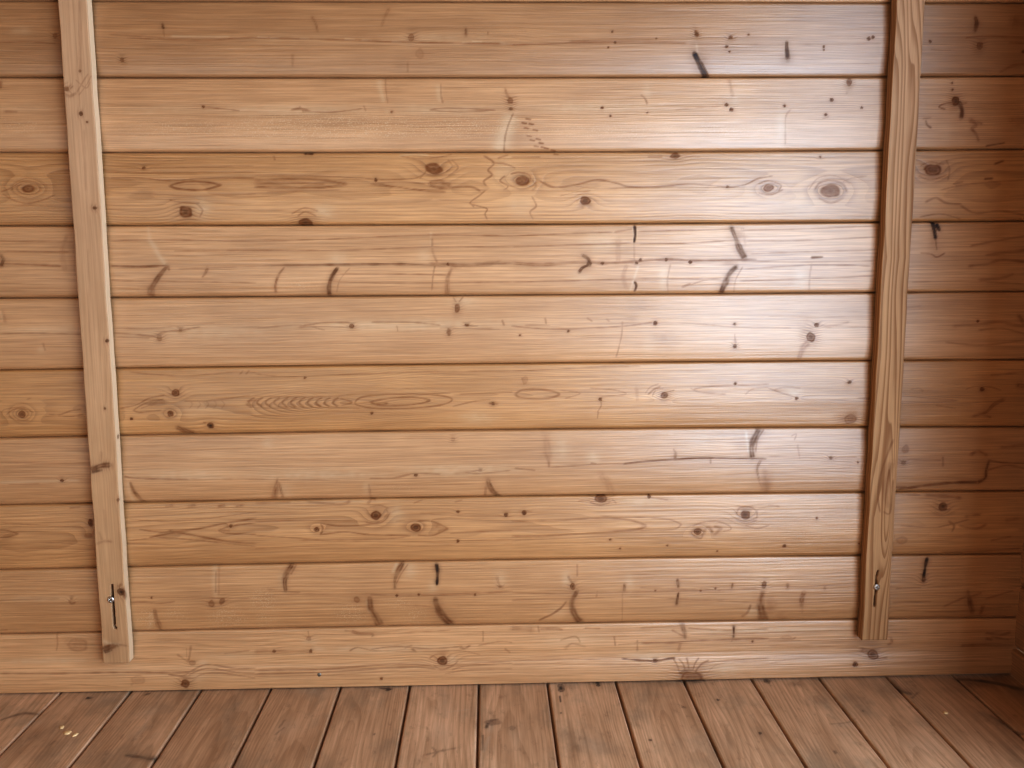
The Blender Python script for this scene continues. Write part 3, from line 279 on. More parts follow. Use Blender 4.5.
('s',9,(3291,1883,4697,1878),9.0,9.0,0.3,0,0),('s',9,(358,1531,846,1541),16.1,14.3,0.3,0,0),('s',9,(3646,1695,4000,1652),12.6,12.6,0.4,0,0),
('k',9,4764,1740,42,62,0,0.85,1,0.25),('s',9,(4742,1621,4712,1456,4736,1271,4798,1048),47.1,83.3,0.78,0.1,0),('b',9,4893,1342,106,185,0.4,2),
('s',9,(4538,1385,4490,1239,4403,1166),18.1,25.4,0.6,0,0),('b',9,4578,1255,106,130,0.4,1),('b',9,4768,1859,212,146,0.25,1),('s',9,(5178,1761,5182,1669),27.0,28.8,0.6,0,0),
('s',9,(5835,1713,5838,1639),25.3,25.3,0.45,0,0),('s',9,(5468,1590,5437,1480,5444,1333),39.8,36.2,0.7,0,0),('s',9,(5444,1333,5466,1221),29.1,18.2,0.3,0,0),
('s',9,(4845,1693,6437,1721),10.8,10.8,0.35,0,0),('s',9,(4848,1601,6446,1555),10.9,10.9,0.35,0,0),('s',9,(4927,1397,6454,1408),10.9,10.9,0.35,0,0),
('s',9,(4932,1249,6462,1241),10.9,10.9,0.3,0,0),('b',9,5079,1136,142,93,0.3,2),('s',9,(7635,2178,7609,2032,7585,1849),25.3,28.9,1,0.85,0),
('s',9,(7585,1849,7573,1758),29.0,21.8,0.8,0.3,0),('k',9,7589,1794,36,55,0,0.8,1.5,0),('s',9,(8390,1559,8439,1373,8508,1168),36.6,47.6,0.75,0.1,0),
('s',9,(8451,1466,8625,1537),25.6,18.3,0.5,0,0),('s',9,(8680,1276,8655,1128),36.7,29.4,0.6,0,0),('s',9,(7979,1289,8239,1414,8413,1485),21.9,18.3,0.45,0,0),
('s',9,(7100,1637,7545,1648),12.7,12.7,0.4,0,0),('s',9,(7061,1379,7740,1385),10.9,10.9,0.35,0,0),('s',9,(7033,1249,8111,1193,9184,1268),11.0,11.0,0.3,0,0),
('s',9,(8723,1424,9196,1564),18.3,18.3,0.4,0,0),('s',10,(-7500,1051,-7495,905,-7523,759),14.1,14.1,0.35,0,0),('k',10,-7158,844,171,110,0,0.3,0,0),
('s',10,(-7372,939,-7046,750),53.0,70.7,0.15,0,0),('b',10,-7658,578,854,55,0.45,1),('s',10,(-8530,374,-7505,354,-6474,352,-5441,332,-5163,363),16.0,14.3,0.55,0.05,0),
('s',10,(-8548,171,-7520,169,-6492,112),8.9,8.9,0.3,0,0),('s',10,(-8550,153,-8480,170),26.7,17.8,0.3,0,0),('s',10,(-8537,301,-6825,267,-5618,261),8.9,8.9,0.3,0,0),
('k',10,-6139,216,121,74,0,0.24,0,0),('s',10,(-6266,126,-6171,254),28.6,17.9,0.25,0,0),('k',10,-5332,135,73,67,0,0.95,2.2,0.25),
('s',10,(-5616,298,-5376,275,-5179,382,-5002,453,-4830,449,-4487,387,-4123,380),14.3,14.3,0.5,0,0),
('s',10,(-5271,291,-5041,380,-4833,385,-4404,311,-4127,297),14.3,12.5,0.5,0,0),('s',10,(-5446,258,-5205,234,-4993,304,-4716,308,-4131,213),12.6,12.6,0.42,0,0),
('b',10,-5153,233,121,93,0.2,1),('k',10,-5207,494,59,48,0,0.42,1,0),('s',10,(-5224,789,-5251,624,-5274,532),21.4,17.8,0.4,0,0),
('s',10,(-5295,753,-5306,570),10.7,10.7,0.25,0,0),('b',10,-5035,490,104,74,0.4,1),('s',10,(-5457,646,-5259,495),21.4,17.8,0.35,0,0),
('s',10,(-6200,587,-5426,590),14.2,10.7,0.3,0,0),('b',10,-4475,609,518,74,0.25,1),('s',10,(-4646,649,-4212,696),14.3,10.7,0.3,0,0),
('s',10,(-2433,1013,-2330,974,-2088,951,-2089,914),25.0,21.4,0.6,0,0),('s',10,(-2554,1024,-2433,1013),17.8,17.8,0.4,0,0),
('s',10,(-2192,953,-1252,973,-729,1000),12.5,12.5,0.35,0,0),('k',10,-3182,889,38,37,0,0.5,1,0),('s',10,(-3194,1027,-3181,916),10.7,14.3,0.35,0,0),
('b',10,-3150,842,139,55,0.35,1),('s',10,(-4109,676,-3866,690,-3693,686,-3347,671,-3139,667),25.0,28.6,0.45,0,0),('k',10,-3789,679,29,31,0,1,0.5,0.2),
('k',10,-3157,667,31,33,0,1,0.5,0.2),('b',10,-3033,711,139,55,0.4,1),('b',10,-1782,687,1220,93,0.35,1),('b',10,-2565,702,139,55,0.4,1),
('s',10,(-2479,663,-2338,716,-2096,656),12.6,12.6,0.5,0,0),('s',10,(-2131,675,-1694,722,-1084,674,-559,701),12.6,12.6,0.5,0,0),
('s',10,(-2096,656,-1260,622,-735,630),10.8,10.8,0.4,0,0),('s',10,(-1520,701,-1397,735),21.6,14.4,0.45,0,0),('s',10,(-1398,680,-1330,623),21.6,18.0,0.5,0,0),
('s',10,(-559,701,-490,663,-384,716),25.2,18.0,0.55,0,0),('s',10,(-244,714,143,781,353,758),12.6,12.6,0.4,0,0),('s',10,(-153,971,-155,786),14.4,10.8,0.4,0,0),
('s',10,(-1120,619,-560,627,-211,546),12.6,12.6,0.35,0,0),('s',10,(229,649,317,573),18.1,18.1,0.4,0,0),('k',10,-869,456,88,74,-0.2,1,2.4,0.35),
('s',10,(-1087,507,-981,561,-806,557),16.2,14.4,0.5,0,0),('s',10,(-1020,375,-881,298,-687,369,-598,442),16.3,14.5,0.5,0,0),('b',10,-703,481,105,74,0.35,1),
('s',10,(-4125,343,-3013,340,-2139,388,-1615,406,-1055,376),14.4,14.4,0.5,0,0),('s',10,(-4128,287,-3189,287,-2316,317,-1441,356,-986,319),14.4,12.6,0.45,0,0),
('s',10,(-4130,241,-2842,243,-1617,294),9.0,9.0,0.3,0,0),('s',10,(-706,295,-388,363,351,386),14.5,14.5,0.45,0,0),('s',10,(-830,222,-389,288,350,293),10.9,10.9,0.35,0,0),
('k',10,-1936,160,21,22,0,1,0.5,0.2),('s',10,(-3369,142,-1621,163,349,143),7.2,7.2,0.25,0,0),('s',10,(-915,373,351,423),10.9,10.9,0.4,0,0),
('s',10,(354,1017,529,1005,705,983),36.0,43.2,0.4,0,0),('s',10,(845,990,1126,994,1231,973),21.6,21.6,0.5,0,0),('s',10,(1635,994,1899,980),18.0,18.0,0.4,0,0),
('s',10,(810,1046,827,935),12.6,12.6,0.5,0,0),('b',10,1372,776,528,93,0.3,1),('s',10,(1196,780,1460,849,1549,736),14.5,14.5,0.4,0,0),
('s',10,(1285,629,1408,720,1637,660),25.4,21.7,0.3,0,0),('s',10,(2147,836,2167,668),14.5,14.5,0.45,0,0),('s',10,(2555,754,2557,568),14.5,18.2,0.5,0,0),
('s',10,(2608,707,3140,706,3494,727,3937,738,4880,748),18.2,14.6,0.6,0,0),('s',10,(2220,686,2608,707),10.9,16.3,0.45,0,0),
('s',10,(3344,1055,3384,888,3404,776),47.2,29.0,0.62,0.1,0),('s',10,(3317,703,3285,554),40.1,18.2,0.45,0,0),('s',10,(3170,929,3385,813),18.2,21.8,0.5,0,0),
('s',10,(3453,961,4021,913,4874,916),14.5,14.5,0.4,0,0),('s',10,(2604,976,3310,1000),18.1,18.1,0.3,0,0),('s',10,(4258,983,4263,853,4256,779),21.8,23.7,0.95,0.4,0),
('s',10,(4257,760,4223,705),14.6,10.9,0.5,0,0),('k',10,4597,698,20,21,0,1,0.5,0.2),('s',10,(3491,849,4201,836,4877,842),10.9,10.9,0.4,0,0),
('s',10,(2293,433,2613,398,2880,384,3110,417,3216,424),16.4,18.2,0.8,0.25,0),('k',10,2871,384,39,30,0,1,1.5,0.5),('s',10,(351,423,1197,444,1904,421),12.7,12.7,0.35,0,0),
('s',10,(350,367,1551,363,2614,323),10.9,10.9,0.35,0,0),('b',10,2754,489,355,56,0.5,1),('k',10,3510,52,197,132,0,0.75,2.5,0.1),('b',10,3508,137,357,170,0.35,2),
('s',10,(3312,141,3254,311,3181,425),20.1,14.6,0.65,0,0),('s',10,(3399,214,3361,328,3288,404),20.1,14.6,0.65,0,0),('s',10,(3470,213,3450,326,3430,420),20.1,14.6,0.65,0,0),
('s',10,(3542,211,3575,324,3644,416),20.1,14.6,0.65,0,0),('s',10,(3578,173,3682,303,3823,375),20.2,14.7,0.65,0,0),('s',10,(3634,97,3688,58,3708,-18),20.2,14.7,0.65,0,0),
('s',10,(3312,141,3382,196,3506,212,3615,153,3689,39),29.4,22.0,0.6,0.15,0),('s',10,(3683,284,3948,354,4893,392),14.7,12.8,0.45,0,0),
('s',10,(3776,131,4038,315,4895,336),9.2,9.2,0.3,0,0),('b',10,4131,200,322,132,0.35,1),('s',10,(4897,298,5467,381,6687,395),11.0,11.0,0.25,0,0),
('s',10,(4881,711,5453,700),11.0,11.0,0.3,0,0),('k',10,5201,761,89,37,0,0.25,0,0),('s',10,(5093,763,5273,722,5361,758),14.6,14.6,0.4,0,0),
('s',10,(4876,860,6482,868),12.8,12.8,0.35,0,0),('s',10,(4885,617,6498,568),11.0,11.0,0.3,0,0),('b',10,4910,897,1425,30,0.5,1),('k',10,6757,422,97,79,-0.5,0.85,1.5,0.3),
('k',10,6433,259,43,42,0,1,0.6,0.65),('s',10,(6537,511,6683,471),33.2,36.8,0.5,0,0),('s',10,(6834,336,7012,370),22.2,14.8,0.4,0,0),
('s',10,(7064,727,7087,632,7017,596),25.8,22.1,0.5,0,0),('s',10,(7058,820,7779,788,9219,818),14.7,14.7,0.35,0,0),('s',10,(8770,789,9044,746,9222,781),25.9,25.9,0.5,0,0),
('s',10,(8866,712,9196,650),22.2,18.5,0.5,0,0),('s',10,(8335,553,8787,563,9278,535),25.9,25.9,0.55,0,0),('s',10,(8778,676,8906,655),25.9,22.2,0.6,0,0),
('s',10,(7090,274,8173,291),11.1,11.1,0.3,0,0),('b',2,-7391,9509,468,123,0.4,3),]
BATL_FEATS = [
('s',0,(10073,-6556,10043,-6482,10103,-6401),24.2,15.1,0.5,0,0),('s',0,(9984,-6548,9954,-6459,9998,-6363),33.3,15.2,0.4,0,0),('k',0,10058,-6512,30,46,0,0.6,2,0.1),
('s',0,(10192,-6348,10073,-6205,10162,-6136),10.6,10.6,0.35,0,0),('s',0,(10013,-6347,10192,-6226,10281,-6158),10.6,10.6,0.3,0,0),
('s',0,(9968,-6320,10132,-6185,10252,-6114),10.6,10.6,0.3,0,0),('k',0,10326,-6277,22,20,0,0.7,0.5,0.1),('k',0,9691,-6311,30,32,0,1,0.8,0.45),
('k',0,9563,-6228,17,17,0,0.9,0.3,0.2),('s',0,(11368,-6196,10930,-6215,10341,-6276),17.9,17.9,0.25,0,0),('s',0,(11368,-6211,10489,-6279),9.0,9.0,0.3,0,0),
('k',0,8247,-6204,26,31,0,1,1,0.4),('s',0,(8247,-6204,8154,-6195),31.2,9.4,0.3,0,0),('k',0,6137,-6170,26,27,0,1,0.8,0.5),('k',0,5030,-6284,20,19,0,1,0.5,0.5),
('s',0,(3986,-6589,4069,-6436,4084,-6271),56.5,39.9,0.8,0.15,0),('s',0,(3969,-6574,4001,-6408),26.6,16.6,0.6,0.3,0),('k',0,4067,-6322,34,49,0,0.6,1,0.1),
('s',0,(4305,-6402,4119,-6432),23.2,33.2,0.25,0,0),('k',0,3487,-6175,27,33,0,0.8,0.5,0.2),('k',0,4536,-6068,34,26,0,0.8,0.5,0.3),
('s',0,(2734,-6584,2784,-6448,2765,-6334),27.1,16.9,0.4,0,0),('s',0,(2941,-6536,2802,-6497),16.9,23.7,0.25,0,0),('k',0,1887,-6247,53,60,0.5,1,1.2,0.75),
('s',0,(1922,-6245,1850,-6183,1761,-6156),51.6,34.4,0.7,0.1,0),('s',0,(1976,-6291,2028,-6221),34.3,20.6,0.5,0,0),
('s',0,(858,-6623,910,-6502,943,-6365),48.8,38.3,0.85,0.1,0),('s',0,(822,-6609,855,-6472),27.9,17.4,0.6,0.3,0),('s',0,(962,-6397,942,-6298,922,-6215),22.6,13.9,0.5,0,0),
('s',0,(1020,-6612,963,-6464,961,-6330),38.3,24.4,0.0,0,0.5),('s',0,(7592,-6363,6317,-6428,5173,-6434),19.3,19.3,0.12,0,0),
('s',0,(9442,-6284,8526,-6323),21.6,18.5,0.15,0,0),('s',0,(3319,-6426,2801,-6414),23.6,16.9,0.15,0,0),]
BATR_FEATS = [
('s',0,(3167,6774,3379,6727,3623,6731,3970,6796),38.2,59.0,0.45,0,0),('s',0,(3098,6640,3398,6589,3833,6633,4350,6791),17.3,20.8,0.55,0,0),
('s',0,(3098,6709,3061,6797,3202,6824,3657,6832),17.4,17.4,0.5,0,0),]
FLOOR_FEATS = [
('s',None,(-933,-8053,-813,-7924,-724,-7776,-765,-7525),26.2,52.5,0.7,0.1,0),('s',None,(-871,-8055,-685,-7960,-560,-7827),26.2,35.0,0,0,0.35),
('b',None,-1015,-7528,125,229,0.3,1),('b',None,-1411,-7324,177,223,0.25,2),('k',None,-261,-6934,42,34,0,1,0,0.8),('s',None,(-294,-6953,-264,-6865),17.5,17.5,0.8,0.3,0),
('b',None,-338,-6697,137,377,0.25,1),('b',None,-216,-6325,105,173,0.2,1),('s',None,(-2034,-5567,-2096,-5333,-2155,-5161,-2106,-5060),26.2,52.5,0.75,0.3,0),
('b',None,-2129,-5171,80,212,0.4,2),('s',None,(-868,-5651,-1329,-5602,-1619,-5597),35.0,35.0,0,0,0.28),('b',None,-771,-5687,195,167,0.25,1),
('s',None,(-194,-5993,-127,-5933),26.2,17.5,0.6,0.3,0),('s',None,(-1713,-6863,-1601,-6841),14.0,14.0,0.5,0,0),
('s',None,(-1176,-3286,-1474,-3330,-1616,-3406),22.8,17.5,0,0,0.35),('s',None,(-1111,-3382,-1352,-3422),17.5,17.5,0.5,0,0),('b',None,-1355,-3342,240,161,0.25,1),
('s',None,(-1557,-3436,-1355,-3342),17.5,14.0,0.4,0,0),('b',None,-164,-3167,141,244,0.35,1),('b',None,-276,-2973,139,277,0.2,1),('k',None,-146,-1819,57,45,0,1,0,0.85),
('s',None,(-105,-1963,-148,-1749),21.0,17.5,0.7,0.5,0),('k',None,-1587,-1876,23,16,0,0.8,0,0.3),('b',None,-994,-2346,316,297,-0.08,0),
('s',None,(-957,-803,-932,-622,-878,-375),17.5,17.5,0,0,0.4),('b',None,-731,-798,329,118,0.22,1),('b',None,-1655,-831,405,158,0.18,1),
('s',None,(-2202,-1028,-2103,-807,-2030,-581),17.5,24.5,0.4,0,0),('s',None,(-1989,-936,-2128,-866,-2260,-903),17.5,17.5,0.4,0,0),
('s',None,(-219,-840,-632,-786),35.0,35.0,0,0,0.25),('k',None,-1300,5,91,129,0,0.5,0,0.1),('s',None,(-1477,-107,-1268,-43,-1211,87),24.5,24.5,0.6,0.2,0),
('s',None,(-1713,-44,-1882,-91,-2155,-136),28.0,24.5,0,0,0.5),('b',None,-1419,-43,180,64,0.4,1),('k',None,-1492,308,59,48,0,0.4,0,0),
('s',None,(-1680,-154,-2100,-167),17.5,14.0,0.6,0.2,0),('b',None,-1699,349,345,126,0.16,1),('k',None,-227,1197,141,52,0,0.6,0,0.9),
('s',None,(-504,1157,-707,1157),17.5,14.0,0.9,0.5,0),('k',None,-109,1858,79,42,0,0.8,0,0.85),('k',None,-1063,1127,22,15,0,0.8,0,0.3),('b',None,-2025,1495,220,246,0.25,1),
('b',None,-2100,1302,136,76,-0.2,0),('s',None,(-2018,1310,-1911,1446,-2085,1641),17.5,17.5,0,0,0.3),('k',None,-1920,2442,28,19,0,0.9,0,0.3),
('k',None,-949,3191,26,33,0,0.6,0,0.1),('s',None,(-848,3113,-982,3217),14.0,14.0,0.5,0,0),('k',None,-742,3816,33,25,0,1,0,0.6),('k',None,-1786,4207,31,25,0,1,0,0.5),
('b',None,-64,3496,109,247,0.5,2),('s',None,(-54,3249,-37,3752),35.0,35.0,0.6,0.3,0),('b',None,-155,3034,107,350,0.3,2),('k',None,-117,4853,72,53,0,0.7,0,0.6),
('b',None,-243,5307,106,140,0.4,2),('s',None,(-313,5247,-140,5433),17.5,17.5,0.5,0,0),('s',None,(-1565,5408,-1517,5720,-1401,5899),21.0,17.5,0.3,0,0),
('b',None,-1604,5635,88,223,0.2,1),('k',None,-2353,5175,42,24,0,0.5,0,0.2),('k',None,-1189,6105,25,16,0,0.7,0,0.2),
('s',None,(-167,7082,-524,7038,-668,7178),43.8,52.5,0.6,0.3,0),('s',None,(-283,7241,-532,7244),26.2,26.2,0,0,0.3),('b',None,-527,7124,206,172,0.3,2),
('s',None,(-801,7113,-604,7313),21.0,21.0,0.5,0,0),('b',None,-365,8441,140,278,0.5,2),('s',None,(-174,8190,-305,8743,-606,9163),52.5,70.0,0.6,0.5,0),
('b',None,-169,9002,144,246,0.5,2),('s',None,(-1392,8113,-1790,8204,-1998,8301),35.0,35.0,0.5,0.3,0),('b',None,-2213,6547,216,305,0.15,1),
('b',None,-2088,3183,273,460,0.12,1),]
BAT_L = {'c0': -0.64234, 'cs': 0.00971, 'w': 0.04376, 'zb': 0.0619, 'slot': [(-6389, 2004), (-6398, 1748), (-6400, 1499), (-6404, 1285), (-6393, 1249)], 'sw': 0.0021, 'rag': 0.5, 'seed': 31}
BAT_R = {'c0': 0.66735, 'cs': -0.00059, 'w': 0.04502, 'zb': 0.0791, 'slot': [(6664, 2047), (6646, 1940), (6649, 1705), (6641, 1523), (6640, 1414)], 'sw': 0.0019, 'rag': 0.2, 'seed': 37, 'sway': [(0.05, 0.006), (0.3, 0.004), (0.45, 0.012), (0.6, 0.014), (0.68, 0.0155), (0.74, 0.018), (0.78, 0.016), (0.85, 0.0145), (0.95, 0.012), (1.04, 0.008), (1.09, 0.002), (1.14, -0.0035), (1.2, -0.004), (2, 0.002)]}
SCREW_L = (-0.6424, 0.1757)
SCREW_R = (0.6654, 0.1759)
NAIL = (-0.3016, 0.0247)
CHIPS = [(-0.6923, -0.1205, 0.0036, 0.0052, 0.5, 1, 'small pale chip on the left floorboards, topmost of a cluster of three'), (-0.6756, -0.1374, 0.0058, 0.006, -0.6, 2, 'pale chip on the left floorboards, lower left and largest of a cluster of three'), (-0.6603, -0.1438, 0.0034, 0.006, -0.3, 3, 'small pale chip on the left floorboards, right of a cluster of three'), (0.7424, -0.1303, 0.0042, 0.0034, 0.2, 4, 'tiny pale chip alone on the floorboards near the right corner')]

import bpy, bmesh, math, random
import numpy as np
from mathutils import Vector, Matrix

random.seed(7)
col = bpy.context.scene.collection

# ------------------------------------------------------------------ helpers
def lattice(seed):
    return np.random.RandomState(seed % 99991).rand(64, 64)

def vnoise(x, y, seed):
    """smooth value noise, x and y arrays in lattice units, result about -1..1"""
    L = lattice(seed)
    xi = np.floor(x).astype(int); yi = np.floor(y).astype(int)
    fx = x - xi; fy = y - yi
    fx = fx * fx * (3 - 2 * fx); fy = fy * fy * (3 - 2 * fy)
    g = lambda a, b: L[a % 64, b % 64]
    v = (g(xi, yi) * (1 - fx) + g(xi + 1, yi) * fx) * (1 - fy) + (g(xi, yi + 1) * (1 - fx) + g(xi + 1, yi + 1) * fx) * fy
    return v * 2 - 1

def sstep(a, b, x):
    t = np.clip((x - a) / (b - a), 0, 1)
    return t * t * (3 - 2 * t)

def grid_mesh(name, X, Y, Z, attrs, mats, mat_rows=None, parent=None, close_last=False, flip=False, smooth=True):
    """one mesh from 2-D arrays of coordinates (rows, cols)"""
    R, C = X.shape
    co = np.stack([X, Y, Z], -1).reshape(-1, 3).astype(np.float32)
    idx = np.arange(R * C).reshape(R, C)
    a, b, c, d = idx[:-1, :-1], idx[:-1, 1:], idx[1:, 1:], idx[1:, :-1]
    f = np.stack([a, b, c, d] if not flip else [d, c, b, a], -1).reshape(-1, 4)
    me = bpy.data.meshes.new(name)
    me.vertices.add(len(co)); me.vertices.foreach_set('co', co.ravel())
    me.loops.add(f.size); me.loops.foreach_set('vertex_index', f.ravel().astype(np.int32))
    me.polygons.add(len(f))
    me.polygons.foreach_set('loop_start', (np.arange(len(f)) * 4).astype(np.int32))
    me.polygons.foreach_set('loop_total', np.full(len(f), 4, np.int32))
    me.polygons.foreach_set('use_smooth', np.full(len(f), smooth))
    for m in mats: me.materials.append(m)
    me.update(calc_edges=True)
    for k, v in attrs.items():
        at = me.attributes.new(k, 'FLOAT_VECTOR', 'POINT')
        at.data.foreach_set('vector', np.stack(v, -1).reshape(-1, 3).astype(np.float32).ravel())
    o = bpy.data.objects.new(name, me); col.objects.link(o)
    if parent: o.parent = parent
    return o

def bm_obj(name, bm, mat, parent=None, smooth=False):
    me = bpy.data.meshes.new(name)
    bm.normal_update(); bm.to_mesh(me); bm.free()
    me.materials.append(mat)
    if smooth:
        for p in me.polygons: p.use_smooth = True
    o = bpy.data.objects.new(name, me); col.objects.link(o)
    if parent: o.parent = parent
    return o

def box_bm(bm, x0, x1, y0, y1, z0, z1):
    v = [bm.verts.new(p) for p in ((x0,y0,z0),(x1,y0,z0),(x1,y1,z0),(x0,y1,z0),(x0,y0,z1),(x1,y0,z1),(x1,y1,z1),(x0,y1,z1))]
    for q in ((0,3,2,1),(4,5,6,7),(0,1,5,4),(1,2,6,5),(2,3,7,6),(3,0,4,7)):
        bm.faces.new([v[i] for i in q])

def structure(o):
    o['kind'] = 'structure'; return o

def tag(o, label, cat, group=None):
    o['label'] = label; o['category'] = cat
    if group: o['group'] = group
    return o

# ------------------------------------------------------------------ material
def wood(name, early, late, knot, black, pale, yellow, rough=0.32, spec=0.5, coat=0.0, streak=1.0, fine=260.0, bump=0.25, grime=0.0):
    m = bpy.data.materials.new(name); m.use_nodes = True
    nt = m.node_tree; nt.nodes.clear()
    N = nt.nodes.new; L = nt.links.new
    def attr(n):
        a = N('ShaderNodeAttribute'); a.attribute_name = n; a.attribute_type = 'GEOMETRY'
        s = N('ShaderNodeSeparateXYZ'); L(a.outputs['Vector'], s.inputs[0]); return a, s
    def math_(op, a, b=None, c=None, clamp=False):
        n = N('ShaderNodeMath'); n.operation = op; n.use_clamp = clamp
        for i, v in enumerate((a, b, c)):
            if v is None: continue
            if isinstance(v, (int, float)): n.inputs[i].default_value = v
            else: L(v, n.inputs[i])
        return n.outputs[0]
    def rng(v, a, b, c=0.0, d=1.0, smooth=True):
        n = N('ShaderNodeMapRange'); n.interpolation_type = 'SMOOTHSTEP' if smooth else 'LINEAR'
        L(v, n.inputs[0])
        for i, k in enumerate((a, b, c, d)): n.inputs[i + 1].default_value = k
        return n.outputs[0]
    def mix(fac, a, b, mode='MIX'):
        n = N('ShaderNodeMix'); n.data_type = 'RGBA'; n.blend_type = mode
        if isinstance(fac, (int, float)): n.inputs[0].default_value = fac
        else: L(fac, n.inputs[0])
        for i, v in ((6, a), (7, b)):
            if isinstance(v, (tuple, list)): n.inputs[i].default_value = (*v[:3], 1)
            else: L(v, n.inputs[i])
        return n.outputs[2]
    def noise(sx, sy, detail, rough_=0.6, off=0.0):
        mp = N('ShaderNodeMapping'); mp.inputs['Scale'].default_value = (sx, sy, 1.0)
        mp.inputs['Location'].default_value = (off, off * 1.7, off)
        L(gA.outputs['Vector'], mp.inputs[0])
        n = N('ShaderNodeTexNoise'); n.inputs['Scale'].default_value = 1.0
        n.inputs['Detail'].default_value = detail; n.inputs['Roughness'].default_value = rough_
        L(mp.outputs[0], n.inputs[0]); return n.outputs[0]
    gA, gS = attr('grain'); r1, s1 = attr('rings'); r2, s2 = attr('marks'); r3, s3 = attr('tints')
    # growth rings: slow darkening through the year, sharp edge after latewood
    wob = noise(9, 190, 2.0)
    ph = math_('ADD', s1.outputs[0], math_('MULTIPLY', math_('SUBTRACT', wob, 0.5), 0.22))
    fr = math_('FRACT', ph)
    late_f = math_('MULTIPLY', rng(fr, 0.30, 0.90), rng(fr, 0.93, 1.0, 1.0, 0.0))
    late_f = math_('MULTIPLY', late_f, s1.outputs[1], clamp=True)
    st1 = noise(5.0, fine, 3.0, 0.65, 3.1)
    st2 = noise(14.0, fine * 3.0, 2.0, 0.6, 7.7)
    st3 = noise(2.2, 26.0, 3.0, 0.55, 1.3)
    blot = noise(9.0, 16.0, 3.0, 0.55, 5.3)
    base = mix(late_f, early, late)
    base = mix(s3.outputs[0], base, yellow, 'MULTIPLY')
    v = math_('MULTIPLY_ADD', math_('SUBTRACT', st1, 0.5), 0.55 * streak, 1.0)
    v = math_('MULTIPLY', v, math_('MULTIPLY_ADD', math_('SUBTRACT', st2, 0.5), 0.50 * streak, 1.0))
    v = math_('MULTIPLY', v, math_('MULTIPLY_ADD', math_('SUBTRACT', st3, 0.5), 0.26, 1.0))
    v = math_('MULTIPLY', v, math_('MULTIPLY_ADD', math_('SUBTRACT', blot, 0.5), 0.22, 1.0))
    v = math_('MULTIPLY', v, s1.outputs[2])
    # darker streaks become redder as well as darker
    cmb = N('ShaderNodeCombineXYZ')
    L(v, cmb.inputs[0]); L(math_('POWER', v, 1.22), cmb.inputs[1]); L(math_('POWER', v, 1.45), cmb.inputs[2])
    base = mix(1.0, base, cmb.outputs[0], 'MULTIPLY')
    # pale fibre flecks
    fl = noise(420, 560, 2.0, 0.5, 2.2)
    fl = math_('MULTIPLY', rng(fl, 0.53, 0.66), s3.outputs[1], clamp=True)
    palef = math_('ADD', math_('MULTIPLY', s2.outputs[2], math_('MULTIPLY_ADD', st1, 0.7, 0.65)), math_('MULTIPLY', fl, 0.55), clamp=True)
    base = mix(palef, base, pale)
    kn = noise(60, 160, 3.0, 0.6, 9.0)
    bf = math_('MULTIPLY', s2.outputs[0], math_('MULTIPLY_ADD', kn, 0.9, 0.35), clamp=True)
    base = mix(bf, base, knot)
    kf = math_('MULTIPLY', s2.outputs[1], math_('MULTIPLY_ADD', kn, 0.6, 0.7), clamp=True)
    base = mix(kf, base, black)
    if grime:
        g1 = noise(7, 11, 5.0, 0.65, 11.0); g2 = noise(30, 60, 4.0, 0.7, 13.0)
        base = mix(rng(g1, 0.45, 0.75, 0.0, grime), base, (0.30, 0.22, 0.155))
        base = mix(rng(g2, 0.54, 0.80, 0.0, grime * 0.7), base, (0.17, 0.09, 0.05))
    bp = N('ShaderNodeBump'); bp.inputs['Strength'].default_value = bump; bp.inputs['Distance'].default_value = 0.0006
    hgt = math_('SUBTRACT', math_('ADD', st1, math_('MULTIPLY', st3, 1.6)), math_('MULTIPLY', late_f, 0.5))
    hgt = math_('SUBTRACT', hgt, math_('MULTIPLY', s2.outputs[0], 0.15))
    b = N('ShaderNodeBsdfPrincipled'); out = N('ShaderNodeOutputMaterial')
    L(base, b.inputs['Base Color'])
    L(math_('MULTIPLY_ADD', st1, 0.16, rough - 0.08), b.inputs['Roughness'])
    b.inputs['Specular IOR Level'].default_value = spec
    if coat:
        L(math_('MULTIPLY_ADD', math_('ADD', bf, kf, None, True), -0.72 * coat, coat), b.inputs['Coat Weight']); b.inputs['Coat Roughness'].default_value = 0.35; b.inputs['Coat IOR'].default_value = 1.86; L(bp.outputs[0], b.inputs['Coat Normal'])
    L(hgt, bp.inputs['Height']); L(bp.outputs[0], b.inputs['Normal'])
    L(b.outputs[0], out.inputs[0])
    return m

def plain(name, c, rough=0.5, metal=0.0):
    m = bpy.data.materials.new(name); m.use_nodes = True
    nt = m.node_tree; b = nt.nodes['Principled BSDF']
    n = nt.nodes.new('ShaderNodeTexNoise'); n.inputs['Scale'].default_value = 300.0; n.inputs['Detail'].default_value = 3
    r = nt.nodes.new('ShaderNodeValToRGB')
    r.color_ramp.elements[0].color = (*[k * 0.7 for k in c], 1); r.color_ramp.elements[1].color = (*[min(1, k * 1.15) for k in c], 1)
    nt.links.new(n.outputs[0], r.inputs[0]); nt.links.new(r.outputs[0], b.inputs['Base Color'])
    b.inputs['Roughness'].default_value = rough; b.inputs['Metallic'].default_value = metal
    return m

